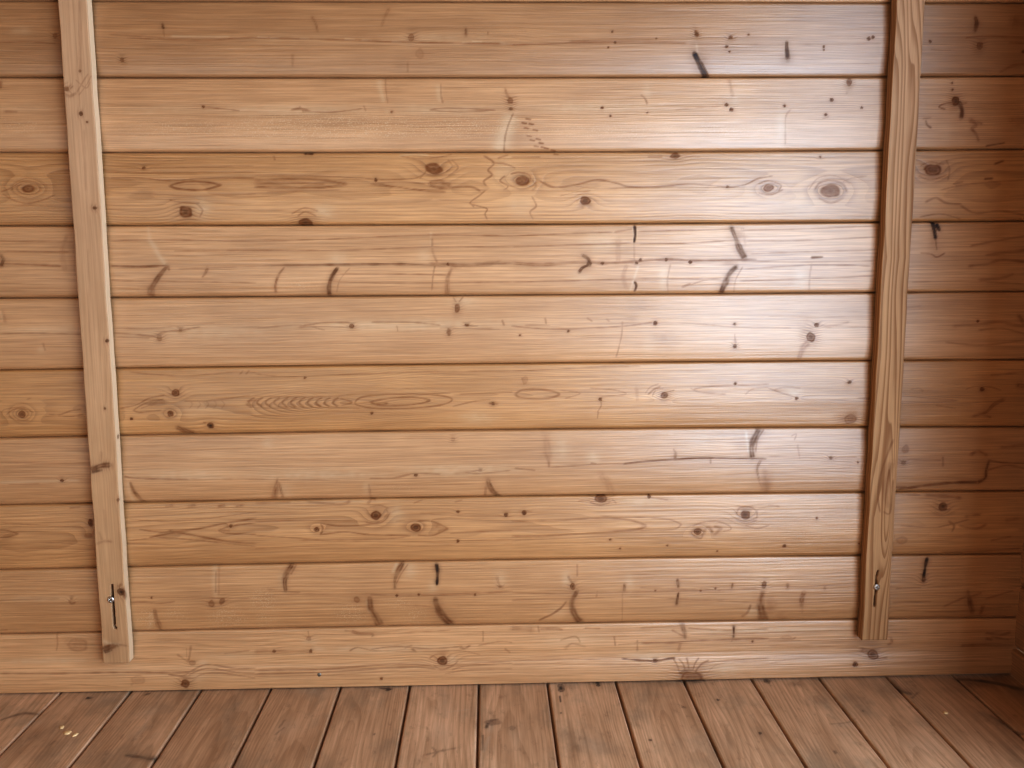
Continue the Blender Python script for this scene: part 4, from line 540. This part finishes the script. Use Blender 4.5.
M_wall = wood('varnished_pine', WALL_C['early'], WALL_C['late'], WALL_C['knot'], WALL_C['black'], WALL_C['pale'], WALL_C['yellow'], rough=WALL_C['rough'], spec=WALL_C['spec'], coat=WALL_C['coat'], bump=WALL_C['bump'])
M_batten = wood('bare_pine', BAT_C['early'], BAT_C['late'], BAT_C['knot'], BAT_C['black'], BAT_C['pale'], BAT_C['yellow'], rough=0.6, spec=0.3, streak=0.5, fine=330, bump=0.12)
M_floor = wood('worn_floor_pine', FLO_C['early'], FLO_C['late'], FLO_C['knot'], FLO_C['black'], FLO_C['pale'], FLO_C['yellow'], rough=FLO_C['rough'], spec=FLO_C['spec'], streak=0.8, fine=120, bump=0.3, grime=0.55)
M_steel = plain('zinc_steel', (0.60, 0.52, 0.46), 0.38, 0.9)
M_nail = plain('dull_nail_steel', (0.30, 0.26, 0.22), 0.45, 0.8)
M_chip = plain('pale_chip', (0.86, 0.63, 0.36), 0.7)

# ------------------------------------------------------------------ wood painter
M_side = bpy.data.materials.new('pine_boarding'); M_side.use_nodes = True
def _side():
    nt = M_side.node_tree; b = nt.nodes['Principled BSDF']
    tc = nt.nodes.new('ShaderNodeTexCoord'); mp = nt.nodes.new('ShaderNodeMapping'); mp.inputs['Scale'].default_value = (2, 2, 60)
    n = nt.nodes.new('ShaderNodeTexNoise'); n.inputs['Scale'].default_value = 1; n.inputs['Detail'].default_value = 4
    r = nt.nodes.new('ShaderNodeValToRGB')
    r.color_ramp.elements[0].color = (0.36, 0.20, 0.085, 1); r.color_ramp.elements[1].color = (0.52, 0.32, 0.16, 1)
    nt.links.new(tc.outputs['Object'], mp.inputs[0]); nt.links.new(mp.outputs[0], n.inputs[0]); nt.links.new(n.outputs[0], r.inputs[0]); nt.links.new(r.outputs[0], b.inputs['Base Color'])
    b.inputs['Roughness'].default_value = .5
_side()

class Field:
    """per-vertex wood description of one surface: A along the grain, C across it (arrays), B board number"""
    def __init__(s, A, C, B):
        s.A, s.C, s.B = A, C, B
        z = np.zeros_like(A)
        s.ring, s.amp, s.tone = z.copy(), z.copy(), z.copy() + 1
        s.brown, s.black, s.pale = z.copy(), z.copy(), z.copy()  # pale holds pale wood and sheen near knots painted in as colour
        s.yel, s.stip = z.copy(), z.copy()
    def win(s, a0, a1, c0, c1, b):
        m = (s.A >= a0) & (s.A <= a1) & (s.C >= c0) & (s.C <= c1)
        if b is not None: m &= (s.B == b)
        return np.nonzero(m)
    def knot(s, a, c, ra, rc, ang, br, amp, bl, b, seed):
        R = 4.2 * max(ra, rc) + 0.004
        w = s.win(a - R * 1.5, a + R * 1.5, c - R, c + R, b)
        if len(w[0]) == 0: return
        x, y = s.A[w] - a, s.C[w] - c
        ca, sa = math.cos(ang), math.sin(ang)
        u, v = (x * ca + y * sa) / ra, (-x * sa + y * ca) / rc
        wob = 1 + 0.16 * vnoise(np.arctan2(v, u) * 1.4 + 8, u * 0 + seed * 1.37, seed)
        d = np.hypot(u, v) / wob
        s.ring[w] += amp * np.exp(-((x / (2.6 * ra + .002)) ** 2 + (y / (1.9 * rc + .0015)) ** 2))
        s.amp[w] = np.maximum(s.amp[w], 0.75 * min(1, amp / 1.5) * np.exp(-(d / 2.6) ** 2)) if amp > 0 else s.amp[w]
        body = sstep(1.18, 0.82, d)
        rim = np.exp(-((d - 0.92) / 0.16) ** 2)
        conc = 0.86 + 0.14 * np.sin(d * 11 + seed)
        s.brown[w] = np.maximum(s.brown[w], np.clip(br * (body * 0.80 * conc + rim * 0.35) + 0.28 * br * np.exp(-(d / 1.9) ** 2), 0, 1.2))
        if bl: s.black[w] = np.maximum(s.black[w], bl * np.maximum(sstep(0.85, 0.2, d), 0.5 * rim))
        if amp > 0: s.brown[w] *= 1 - 0.0 * d
    def stroke(s, pts, w0, w1, br, bl, pl, b, seed):
        P = np.array(pts); m = max(w0, w1) * 3.2 + 0.001
        w = s.win(P[:, 0].min() - m, P[:, 0].max() + m, P[:, 1].min() - m, P[:, 1].max() + m, b)
        if len(w[0]) == 0: return
        x, y = s.A[w], s.C[w]
        # catmull-rom through the points
        Q = []
        n = len(P)
        for i in range(n - 1):
            p0, p1, p2, p3 = P[max(i - 1, 0)], P[i], P[i + 1], P[min(i + 2, n - 1)]
            for t in np.linspace(0, 1, 7)[:-1]:
                Q.append(0.5 * ((2 * p1) + (-p0 + p2) * t + (2 * p0 - 5 * p1 + 4 * p2 - p3) * t * t + (-p0 + 3 * p1 - 3 * p2 + p3) * t ** 3))
        Q.append(P[-1]); Q = np.array(Q)
        best = np.full(x.shape, 9.0); tt = np.zeros_like(x)
        k = len(Q) - 1
        for i in range(k):
            a, c = Q[i], Q[i + 1]; d = c - a; L2 = d @ d + 1e-12
            t = np.clip(((x - a[0]) * d[0] + (y - a[1]) * d[1]) / L2, 0, 1)
            dd = np.hypot(x - a[0] - t * d[0], y - a[1] - t * d[1])
            u = dd < best; best[u] = dd[u]; tt[u] = ((i + t) / k)[u]
        wd = w0 + (w1 - w0) * tt
        nz = vnoise(x * 70 + seed, y * 90, seed)
        wd = wd * (1 + 0.22 * nz)
        r = best / wd
        fib = 0.72 + 0.42 * vnoise(best / max(w0, w1) * 2.3 + seed, tt * 5 + seed * .3, seed + 1) if max(w0, w1) > .0022 else 1.0
        fade = sstep(0.0, 0.10, tt + 0.05) * sstep(0.0, 0.10, 1.05 - tt)
        f = (sstep(1.45, 0.35, r) * fib + (0.22 * np.exp(-(r / 2.3) ** 2) if max(w0, w1) > .0022 else 0)) * fade * (1 + 0.2 * nz)
        if br: s.brown[w] = np.maximum(s.brown[w], np.clip(f * br, 0, 1))
        if bl: s.black[w] = np.maximum(s.black[w], np.clip(f * bl, 0, 1))
        if pl:
            fp = np.exp(-(best / wd) ** 2 * .9) * fade
            s.pale[w] = np.maximum(s.pale[w], np.clip(fp * pl * .62, 0, 1))
    def blot(s, a, c, ra, rc, val, kind, b):
        w = s.win(a - 2.4 * ra, a + 2.4 * ra, c - 2.4 * rc, c + 2.4 * rc, b)
        if len(w[0]) == 0: return
        u, v = (s.A[w] - a) / ra, (s.C[w] - c) / rc
        f = np.exp(-(u * u + v * v))
        f = f * (1 + 0.35 * vnoise(s.A[w] * 120, s.C[w] * 160, 5))
        if kind == 0: s.tone[w] += val * f
        elif kind == 1: s.pale[w] = np.maximum(s.pale[w], val * f * .8)
        elif kind == 2: s.brown[w] = np.maximum(s.brown[w], val * f)
        elif kind == 3: s.stip[w] = np.maximum(s.stip[w], np.clip(val * f * 1.6, 0, 1))
        elif kind == 4: s.yel[w] = np.maximum(s.yel[w], val * f)
    def apply(s, feats):
        for i, F in enumerate(feats):
            t = F[0]
            if t == 'k': _, b, a, c, ra, rc, ang, br, amp, bl = F; s.knot(a*U, c*U, ra*U, rc*U, ang, br, amp, bl, b, i + 3)
            elif t == 's': _, b, p, w0, w1, br, bl, pl = F; s.stroke([(p[j]*U, p[j+1]*U) for j in range(0, len(p), 2)], w0*U, w1*U, br, bl, pl, b, i + 3)
            else: _, b, a, c, ra, rc, val, kind = F; s.blot(a*U, c*U, ra*U, rc*U, val, kind, b)
    def attrs(s, off):
        return {'grain': (s.A + off * 1.73, s.C + off * 0.61, off * 1.0), 'rings': (s.ring, s.amp, s.tone),
                'marks': (s.brown, s.black, s.pale), 'tints': (s.yel, s.stip, s.yel * 0)}

U = 1e-4
# ------------------------------------------------------------------ back wall
RIGHT = 0.931          # the corner with the right wall
LEFT, REAR, TOP = -2.05, -3.0, 2.062

def joint(k, x):
    """height of the joint above board k (10 lowest) at x"""
    if k <= -1 or k not in JOINTS: return 0.1067 + 0.11505 * (10 - k) + 0 * x
    c = JOINTS[k]; xx = np.clip(x, -0.95, 0.95)
    return np.polyval(c, xx)

# cross profile of a board: fraction in mm from the lower edge / upper edge, depth into the wall (+y)
def profile(low_bevel=True, dense=True):
    rows = []
    if low_bevel:
        rows += [(0.0, .0120), (0.0009, .0120), (0.0011, .0024), (0.0018, .0017), (0.0028, .0010), (0.0038, .0005), (0.0047, .0002), (0.0054, .0000)]
    else:
        rows += [(0.0, .0160), (0.0001, .0005), (0.0006, .0001)]
    return rows

def build_back_wall():
    xs = np.concatenate([np.arange(LEFT, -0.93, 0.02), np.arange(-0.93, RIGHT + 0.0301, 0.0016)])
    def board_rows(k, dense):
        H = 0.115
        lo = profile(k != 10)
        hi = [(H - .0046, .0000), (H - .0034, .0001), (H - .0022, .0006), (H - .0014, .0014), (H - .0008, .0028), (H - .0006, .0120), (H, .0120)]
        n = 76 if dense else 10
        mid = [(z, 0.0) for z in np.linspace(lo[-1][0], hi[0][0], n)[1:-1]]
        rows = lo + mid + hi
        out = []
        for z, y in rows:
            v = z / H
            crown = -0.0034 * float(np.interp(v, [0, .05, .15, .25, .35, .45, .6, .8, .92, 1], [0, .25, .68, .9, .99, .97, .80, .45, .18, 0]))
            if k == 10: crown -= 0.0085 * float(np.interp(v, [0, .40, .47, 1], [1, .08, 0, 0]))
            out.append((v, y + crown))
        return out
    def mesh_boards(name, ks):
        F, D, K = [], [], []
        for k in ks:
            for v, y in board_rows(k, k >= 0):
                F.append(v); D.append(y); K.append(k)
        F, D, K = map(np.array, (F, D, K))
        R, C = len(F), len(xs)
        X = np.repeat(xs[None], R, 0)
        Z = np.zeros((R, C)); Y = np.repeat(D[:, None], C, 1)
        Bd = np.repeat(K[:, None], C, 1)
        for k in ks:
            m = K == k
            pass
            # joint k lies above board k-1 ... board k spans joint[k+1] .. joint[k]
            lo = joint(k + 1, xs) if k < 10 else np.maximum(0.0018 * xs, -0.0005) + 0.0022
            hi = joint(k, xs)
            Z[m] = lo[None] + F[m][:, None] * (hi - lo)[None]
        fd = Field(X, Z, Bd)
        for k in ks:
            m = (K == k)
            P = BOARDS.get(k, dict(A=8, p=1, vc=.5, g=[(-7000, 0), (7000, 2)], amp=.25, na=.6, yel=.2, tone=1.0))
            u = (F[m][:, None] - P['vc']) * 2
            x = X[m]; z = Z[m]
            sd = 40 + k * 7
            wv = 0.16 * vnoise(x * 2.3, x * 0 + k, sd) + 0.05 * vnoise(x * 9, x * 0 + k, sd + 1)
            uu = u - wv * P.get('wob', 1.0)
            gp = np.array(P['g']); g = np.interp(x * 1e4, gp[:, 0], gp[:, 1])
            g = g + 0 * uu
            fd.ring[m] = P['A'] * np.sign(uu) ** (1 if P['p'] == 1 else 2) * np.abs(uu) ** P['p'] + g * np.exp(-(uu / P.get('gw', 9)) ** 2) \
                + P['na'] * vnoise(x * 7, z * 55, sd + 2) + 0.35 * P['na'] * vnoise(x * 22, z * 130, sd + 3)
            cen = np.exp(-(uu / 0.42) ** 2)
            fd.amp[m] = P['amp'] * (P.get('edge', .7) + (1 - P.get('edge', .7)) * cen) * (0.75 + 0.5 * vnoise(x * 3, z * 20, sd + 4))
            fd.tone[m] = P['tone'] * (1 + 0.06 * vnoise(x * 2.0, z * 18, sd + 5) + 0.035 * vnoise(x * 8, z * 30, sd + 6))
            fd.yel[m] = P['yel']
        fd.apply([f for f in WALL_FEATS if f[1] in ks])
        # grain coordinates differ from board to board
        at = fd.attrs(0)
        at['grain'] = (X + Bd * 1.73, Z + Bd * 0.61, Bd * 1.0)
        return grid_mesh(name, X, Y, Z, at, [M_wall])
    w = structure(mesh_boards('wall_back', list(range(9, -8, -1))))
    b = structure(mesh_boards('baseboard_back', [10]))
    return w, b

wall_back, base_back = build_back_wall()

# ------------------------------------------------------------------ right wall (stagger of half a board) and its lowest log
def build_right_wall():
    ys = np.arange(0.03, -0.3301, -0.006)
    def rows_for(z0, z1, first):
        H = z1 - z0
        r = [(0.0, .010), (.0008, .010), (.0010, .0052), (.003, .0034), (.006, .0005), (.0068, 0)] if not first else [(0, 0.0)]
        hi = [(H - .0046, 0), (H - .0022, .0006), (H - .0008, .003), (H - .0004, .010), (H, .010)]
        r += [(z, 0) for z in np.linspace(r[-1][0], hi[0][0], 18)[1:-1]] + hi
        return [(z0 + z, d) for z, d in r]
    def mk(name, spans, dx):
        rr, bb = [], []
        for i, (a, b, f) in enumerate(spans):
            q = rows_for(a, b, f); rr += q; bb += [i] * len(q)
        zz = np.array([q[0] for q in rr]); dd = np.array([q[1] for q in rr]); bb = np.array(bb)
        Z = np.repeat(zz[:, None], len(ys), 1); Yy = np.repeat(ys[None], len(zz), 0); Xx = RIGHT + np.repeat(dd[:, None], len(ys), 1) - dx
        B = np.repeat(bb[:, None], len(ys), 1) + 0
        fd = Field(Yy, Z, B)
        fd.ring[:] = Z * 180 + 1.5 * vnoise(Yy * 5, Z * 30, 3); fd.amp[:] = 0.35; fd.yel[:] = .4
        at = fd.attrs(0); at['grain'] = (Yy + B * 1.3 + 20, Z + B * .7, B + 20.)
        return grid_mesh(name, Xx, Yy, Z, at, [M_wall])
    spans = []; z = 0.048
    while z < TOP - 0.02:
        spans.append((z, min(z + 0.115, TOP), False)); z += 0.115
    w = mk('wall_right', spans, 0.0)
    # the rest of the wall round the glazed opening, plain timber
    bm = bmesh.new()
    bm.from_mesh(w.data)
    for q in ((RIGHT, RIGHT + .05, OPEN_Y1, -.33, 0, TOP), (RIGHT, RIGHT + .05, OPEN_Y0, OPEN_Y1, OPEN_Z1, TOP), (RIGHT, RIGHT + .05, REAR, OPEN_Y0, 0, TOP), (RIGHT, RIGHT + .05, OPEN_Y0, OPEN_Y1, 0, OPEN_Z0)):
        n0 = len(bm.faces); box_bm(bm, *q); bm.faces.ensure_lookup_table()
        for fc in bm.faces[n0:]: fc.material_index = 1; fc.smooth = False
    w.data.materials.append(M_side); bm.to_mesh(w.data); bm.free()
    structure(w)
    b = structure(mk('baseboard_right', [(0.0, 0.048, True)], 0.006))
build_right_wall()

# ------------------------------------------------------------------ floor: boards running towards the wall, one mesh
def build_floor():
    edges = [FLOOR0 + i * FLOORW for i in range(-11, 16)]
    xs, dep, bid = [], [], []
    for i in range(len(edges) - 1):
        a, b = edges[i], edges[i + 1]
        if b < LEFT - .1 or a > RIGHT + .15: continue
        pr = [(a, -.012), (a + .0009, -.012), (a + .0011, -.0058), (a + .0016, -.0040), (a + .0024, -.0010), (a + .0034, 0.0)]
        prr = [(b - .0034, 0.0), (b - .0024, -.0010), (b - .0016, -.0040), (b - .0012, -.0058), (b - .0010, -.012)]
        vis = -1.0 < a < 1.0
        n = 48 if vis else 6
        pr += [(x, 0.0) for x in np.linspace(a + .0034, b - .0034, n)[1:-1]] + prr
        for x, d in pr: xs.append(x); dep.append(d); bid.append(i)
    xs, dep, bid = map(np.array, (xs, dep, bid))
    ys = np.concatenate([np.arange(0.02, -0.40, -0.0024), np.arange(-0.40, REAR - .04, -0.03)])
    R, C = len(ys), len(xs)
    X = np.repeat(xs[None], R, 0); Y = np.repeat(ys[:, None], C, 1); Z = np.repeat(dep[None], R, 0); B = np.repeat(bid[None], R, 0)
    # slight cupping and difference of level between boards
    rs = np.random.RandomState(5); lev = rs.uniform(-.0006, .0004, 40)
    Z = Z + lev[B] + 0.0003 * vnoise(X * 30, Y * 6, 2)
    fd = Field(Y, X, B)
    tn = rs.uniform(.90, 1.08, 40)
    for b in np.unique(bid):
        m = B == b
        o = rs.uniform(-.04, .04); s = rs.uniform(30, 90)
        u = (X[m] - (FLOOR0 + (b - 11) * FLOORW + .06 + o)) / .06
        fd.ring[m] = 5 * u * u + Y[m] * rs.uniform(3, 9) + 1.2 * vnoise(Y[m] * 6, X[m] * 40, 60 + b)
    fd.amp[:] = 0.38
    fd.tone[:] = tn[B] * (1.04 - .07 * X) * (1 + .10 * vnoise(Y * 5 + B * 3.3, X * 14, 9) + 0.07 * vnoise(Y * 16 + B, X * 40, 10))  # darker towards the right: light falloff painted into the board tone
    fd.apply(FLOOR_FEATS)
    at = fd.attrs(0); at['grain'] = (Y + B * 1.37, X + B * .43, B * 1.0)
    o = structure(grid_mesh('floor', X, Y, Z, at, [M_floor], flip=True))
    return o
floor = build_floor()

# ------------------------------------------------------------------ other sides of the room
def simple_side(name, q, mat=None):
    bm = bmesh.new(); box_bm(bm, *q)
    o = bm_obj(name, bm, M_side); return structure(o)
# unseen casing added round the opening, near jamb deepened to shade the corner
bm = bmesh.new()
for q in ((RIGHT - SHADE_DEPTH, RIGHT + .001, OPEN_Y1, OPEN_Y1 + .035, 0.05, OPEN_Z1 + .04), (RIGHT - .03, RIGHT + .001, OPEN_Y0 - .035, OPEN_Y0, 0.05, OPEN_Z1 + .04), (RIGHT - .03, RIGHT + .001, OPEN_Y0, OPEN_Y1, OPEN_Z1, OPEN_Z1 + .04)):
    box_bm(bm, *q)
structure(bm_obj('shade_trim_1', bm, M_side))
if CLOSED:
    simple_side('wall_left', (LEFT - .05, LEFT, REAR, 0.02, 0, TOP))
    simple_side('wall_rear', (LEFT - .05, RIGHT + .05, REAR - .05, REAR, 0, TOP))
    simple_side('ceiling', (LEFT - .05, RIGHT + .05, REAR, 0.02, TOP, TOP + .05))

# ------------------------------------------------------------------ battens with a slotted lower end
def make_batten(P, label, feats):
    """P: left and right edge (x at z=0 and slope) of the front face, foot height, slot polyline"""
    zb, D, B0 = P['zb'], 0.0245, 0.0060
    zs = np.concatenate([np.arange(zb, 1.2, 0.0011), np.arange(1.2, TOP - 0.004, 0.03)])
    w = P['w']; r = .0012
    per = [(-w/2, -B0)] + [(-w/2, -y) for y in np.linspace(B0 + .001, D - r, 9)] + [(-w/2 + r*(1-math.cos(t)), -D + r - r*math.sin(t)) for t in (.4, .8, 1.2)] \
        + [(x, -D) for x in np.linspace(-w/2 + r, w/2 - r, 47)] \
        + [(w/2 - r*(1-math.cos(t)), -D + r - r*math.sin(t)) for t in (1.2, .8, .4)] + [(w/2, -y) for y in np.linspace(D - r, B0 + .001, 9)] + [(w/2, -B0)]
    per = np.array(per)
    arc = np.concatenate([[0], np.cumsum(np.hypot(*np.diff(per, axis=0).T))])
    R, C = len(zs), len(per)
    cx = P['c0'] + P['cs'] * zs
    X = cx[:, None] + per[None, :, 0]; Y = np.repeat(per[None, :, 1], R, 0); Z = np.repeat(zs[:, None], C, 1)
    # nibbled edges
    X = X + 0.0007 * vnoise(Z * 22, X * 0 + np.sign(per[None, :, 0]) * 3 + 9, 12) * (np.abs(per[None, :, 0]) > w/2 - .002)
    # across coordinate unrolls the sides so that rings run round the arris
    side = np.sign(per[:, 0]) * (np.abs(per[:, 0]) + np.where(np.abs(per[:, 1]) < D - r, (D - np.abs(per[:, 1])) * 0.8, 0))
    Cc = cx[:, None] + side[None]
    fd = Field(Z, Cc, np.zeros((R, C), int))
    q = Cc - cx[:, None]
    P['rings'](fd, Z, q)
    fd.apply(feats)
    # slot sunk into the face, its inner shade painted black and brown
    S = np.array(P['slot']) * U
    front = np.abs(per[:, 0]) < w/2 - .003
    best = np.full((R, C), 9.0)
    for i in range(len(S) - 1):
        a, d = S[i], S[i+1] - S[i]
        t = np.clip(((X - a[0]) * d[0] + (Z - a[1]) * d[1]) / (d @ d), 0, 1)
        best = np.minimum(best, np.hypot(X - a[0] - t * d[0], Z - a[1] - t * d[1]))
    wid = P['sw'] * (1 + 0.25 * vnoise(Z * 160, X * 90, 31) + P['rag'] * np.clip((S[-1][1] + .014 - Z) / .014, 0, 1) * vnoise(Z * 420, X * 500, 33))
    ins = sstep(1.12, 0.72, best / wid) * front[None]
    Y = Y + 0.0165 * ins
    fd.black = np.maximum(fd.black, sstep(.35, .9, ins) * .9)
    fd.brown = np.maximum(fd.brown, sstep(.05, .5, ins) * .6)
    at = fd.attrs(0); at['grain'] = (Z + P['seed'], q + P['seed'] * .3, Z * 0 + P['seed'] * 1.0)
    e = bpy.data.objects.new('wall_batten', None); col.objects.link(e); e.empty_display_size = .05
    o = grid_mesh('board', X, Y, Z, at, [M_batten], parent=e)
    bm = bmesh.new(); bm.from_mesh(o.data); bm.verts.ensure_lookup_table()
    bm.faces.new([bm.verts[i] for i in range(C)][::-1])
    bm.faces.new([bm.verts[(R - 1) * C + i] for i in range(C)])
    bm.to_mesh(o.data); bm.free()
    tag(e, label, 'batten', 'slotted battens on the boarded wall')
    ex = P['c0'] + P['cs'] * zb   # the empty sits at the foot of the batten
    e.location = (ex, 0, zb); o.location = (-ex, 0, -zb)
    return e

def make_screw(parent, x, z, ang, rad=.0056):
    bm = bmesh.new()
    nr, na = 14, 48
    rings = []
    for i in range(nr + 1):
        t = i / nr
        rr = rad * t; h = .0034 * math.sqrt(max(0, 1 - (t * .93) ** 2.4)) - .0008
        ring = []
        for j in range(na):
            a = 2 * math.pi * j / na
            lx, lz = rr * math.cos(a), rr * math.sin(a)
            u, v = lx * math.cos(ang) + lz * math.sin(ang), -lx * math.sin(ang) + lz * math.cos(ang)
            dep = 0.0
            if min(abs(u), abs(v)) < .0008 and max(abs(u), abs(v)) < rad * .62: dep = .0018 * (1 - max(abs(u), abs(v)) / rad * .6)
            ring.append(bm.verts.new((lx, -(h - dep), lz)))
        rings.append(ring)
    for j in range(0):
        pass
    rim = [bm.verts.new((v.co.x * 1.0, .0006, v.co.z * 1.0)) for v in rings[-1]]
    rings.append(rim)
    for i in range(len(rings) - 1):
        for j in range(na):
            q = (rings[i][j], rings[i][(j+1) % na], rings[i+1][(j+1) % na], rings[i+1][j])
            try: bm.faces.new(q)
            except ValueError: pass
    bmesh.ops.remove_doubles(bm, verts=bm.verts, dist=1e-6)
    # shank through the slot into the log behind
    cyl = bmesh.ops.create_cone(bm, cap_ends=True, segments=20, radius1=.0019, radius2=.0019, depth=.030, matrix=Matrix.Translation((0, .014, 0)) @ Matrix.Rotation(math.pi / 2, 4, 'X'))
    bmesh.ops.recalc_face_normals(bm, faces=bm.faces)
    o = bm_obj('screw', bm, M_steel, parent, smooth=True)
    o.location = Vector((x, -.0250, z)) - parent.location
    o['label'] = 'zinc screw in the slot'
    bm = bmesh.new()
    for k in (0, math.pi / 2):
        t = bmesh.new(); box_bm(t, -rad * .55, rad * .55, -.0012, -.0006, -.0006, .0006)
        t.transform(Matrix.Rotation(-(ang + k), 4, 'Y')); me = bpy.data.meshes.new('t'); t.to_mesh(me); t.free(); bm.from_mesh(me); bpy.data.meshes.remove(me)
    bm_obj('drive_recess', bm, M_nail, o)
    return o

def rings_left(fd, Z, q):
    fd.ring[:] = q * 160 + 1.1 * vnoise(Z * 3, q * 60, 71) + 0.25 * vnoise(Z * 11, q * 200, 72)
    fd.amp[:] = 0.16 * (1 + .6 * vnoise(Z * 2, q * 80, 73)); fd.yel[:] = sstep(1.0, .2, Z) * .55
    fd.tone[:] = 1 + .05 * vnoise(Z * 4, q * 50, 74)
    fd.pale[:] = 0.75 * (np.abs(q) > BAT_L['w'] / 2 + .0006) * (q > 0)  # right side painted paler to stand for the light falling on it
def rings_right(fd, Z, q):
    # straight grain that swings right, with one cathedral tip low down
    w = BAT_R['w']
    gp = np.array(BAT_R['sway']); sw = np.interp(Z, gp[:, 0], gp[:, 1])
    k = np.exp(-((Z - .305) / .17) ** 2 * np.where(Z < .305, 3.0, 1.0)) * np.exp(-((q - .0105) / .0105) ** 2)
    fd.ring[:] = (q - sw) * 118 + 0.55 * vnoise(Z * 7, q * 70, 81) + 0.22 * np.sin(q * 260 + 1.0) - 4.0 * k
    fd.amp[:] = 0.85 * (1 + .3 * vnoise(Z * 3, q * 60, 83)); fd.yel[:] = sstep(1.05, .45, Z) * .75
    fd.tone[:] = 1.0 - .05 * sstep(.9, .2, Z)
BAT_L['rings'] = rings_left; BAT_R['rings'] = rings_right

bl = make_batten(BAT_L, 'left vertical batten, pale pine with a dark knot beside its slot', BATL_FEATS)
make_screw(bl, *SCREW_L, 0.5)
br = make_batten(BAT_R, 'right vertical batten, pine with bold wavy grain, dark shadow along its left side', BATR_FEATS)
make_screw(br, *SCREW_R, 0.15)

# nail head in the lowest log
bm = bmesh.new()
bmesh.ops.create_uvsphere(bm, u_segments=20, v_segments=10, radius=.0038, matrix=Matrix.Scale(.4, 4, (0, 1, 0)))
nail = bm_obj('nail_head', bm, M_nail, base_back, smooth=True); nail.location = (NAIL[0], -.0064, NAIL[1])

# pale chips lying on the floor
def chip(x, y, a, b, ang, seed, label):
    bm = bmesh.new(); n = 14; rs = random.Random(seed)
    top, bot, mid = [], [], []
    for i in range(n):
        t = 2 * math.pi * i / n; k = 1 + rs.uniform(-.16, .16)
        u, v = a * math.cos(t) * k, b * math.sin(t) * k
        X, Y = u * math.cos(ang) - v * math.sin(ang), u * math.sin(ang) + v * math.cos(ang)
        bot.append(bm.verts.new((X, Y, -.0004))); mid.append(bm.verts.new((X * .95, Y * .95, .0007))); top.append(bm.verts.new((X * .6, Y * .6, .0013 + rs.uniform(0, .0003))))
    for i in range(n):
        j = (i + 1) % n
        bm.faces.new((bot[i], bot[j], mid[j], mid[i])); bm.faces.new((mid[i], mid[j], top[j], top[i]))
    bm.faces.new(top); bm.faces.new(bot[::-1])
    o = bm_obj('pale_chip', bm, M_chip, smooth=True); o.location = (x, y, 0.0004)
    return tag(o, label, 'chip', 'pale chips on the floorboards')
for c in CHIPS: chip(*c)

# ------------------------------------------------------------------ light
def area(name, loc, direction, sx, sy, power, colr):
    l = bpy.data.lights.new(name, 'AREA'); l.shape = 'RECTANGLE'; l.size = sx; l.size_y = sy; l.energy = power; l.color = colr
    o = bpy.data.objects.new(name, l); col.objects.link(o); o.location = loc
    o.rotation_euler = Vector(direction).to_track_quat('-Z', 'Y').to_euler()
    return o
for A_ in AREAS: area(*A_)
w = bpy.data.worlds.new('world'); bpy.context.scene.world = w; w.use_nodes = True
w.node_tree.nodes['Background'].inputs[0].default_value = (*WORLD[:3], 1); w.node_tree.nodes['Background'].inputs[1].default_value = WORLD[3]

# ------------------------------------------------------------------ camera
cam = bpy.data.cameras.new('camera'); co = bpy.data.objects.new('camera', cam); col.objects.link(co)
cam.sensor_width = 36; cam.lens = CAM['f'] / 1024 * 36; cam.clip_start = .05
co.matrix_world = Matrix(CAM['m'])
sc = bpy.context.scene; sc.camera = co
sc.view_settings.view_transform = 'Standard'; sc.view_settings.look = 'None'
sc.view_settings.exposure = EXPOSURE; sc.view_settings.gamma = GAMMA
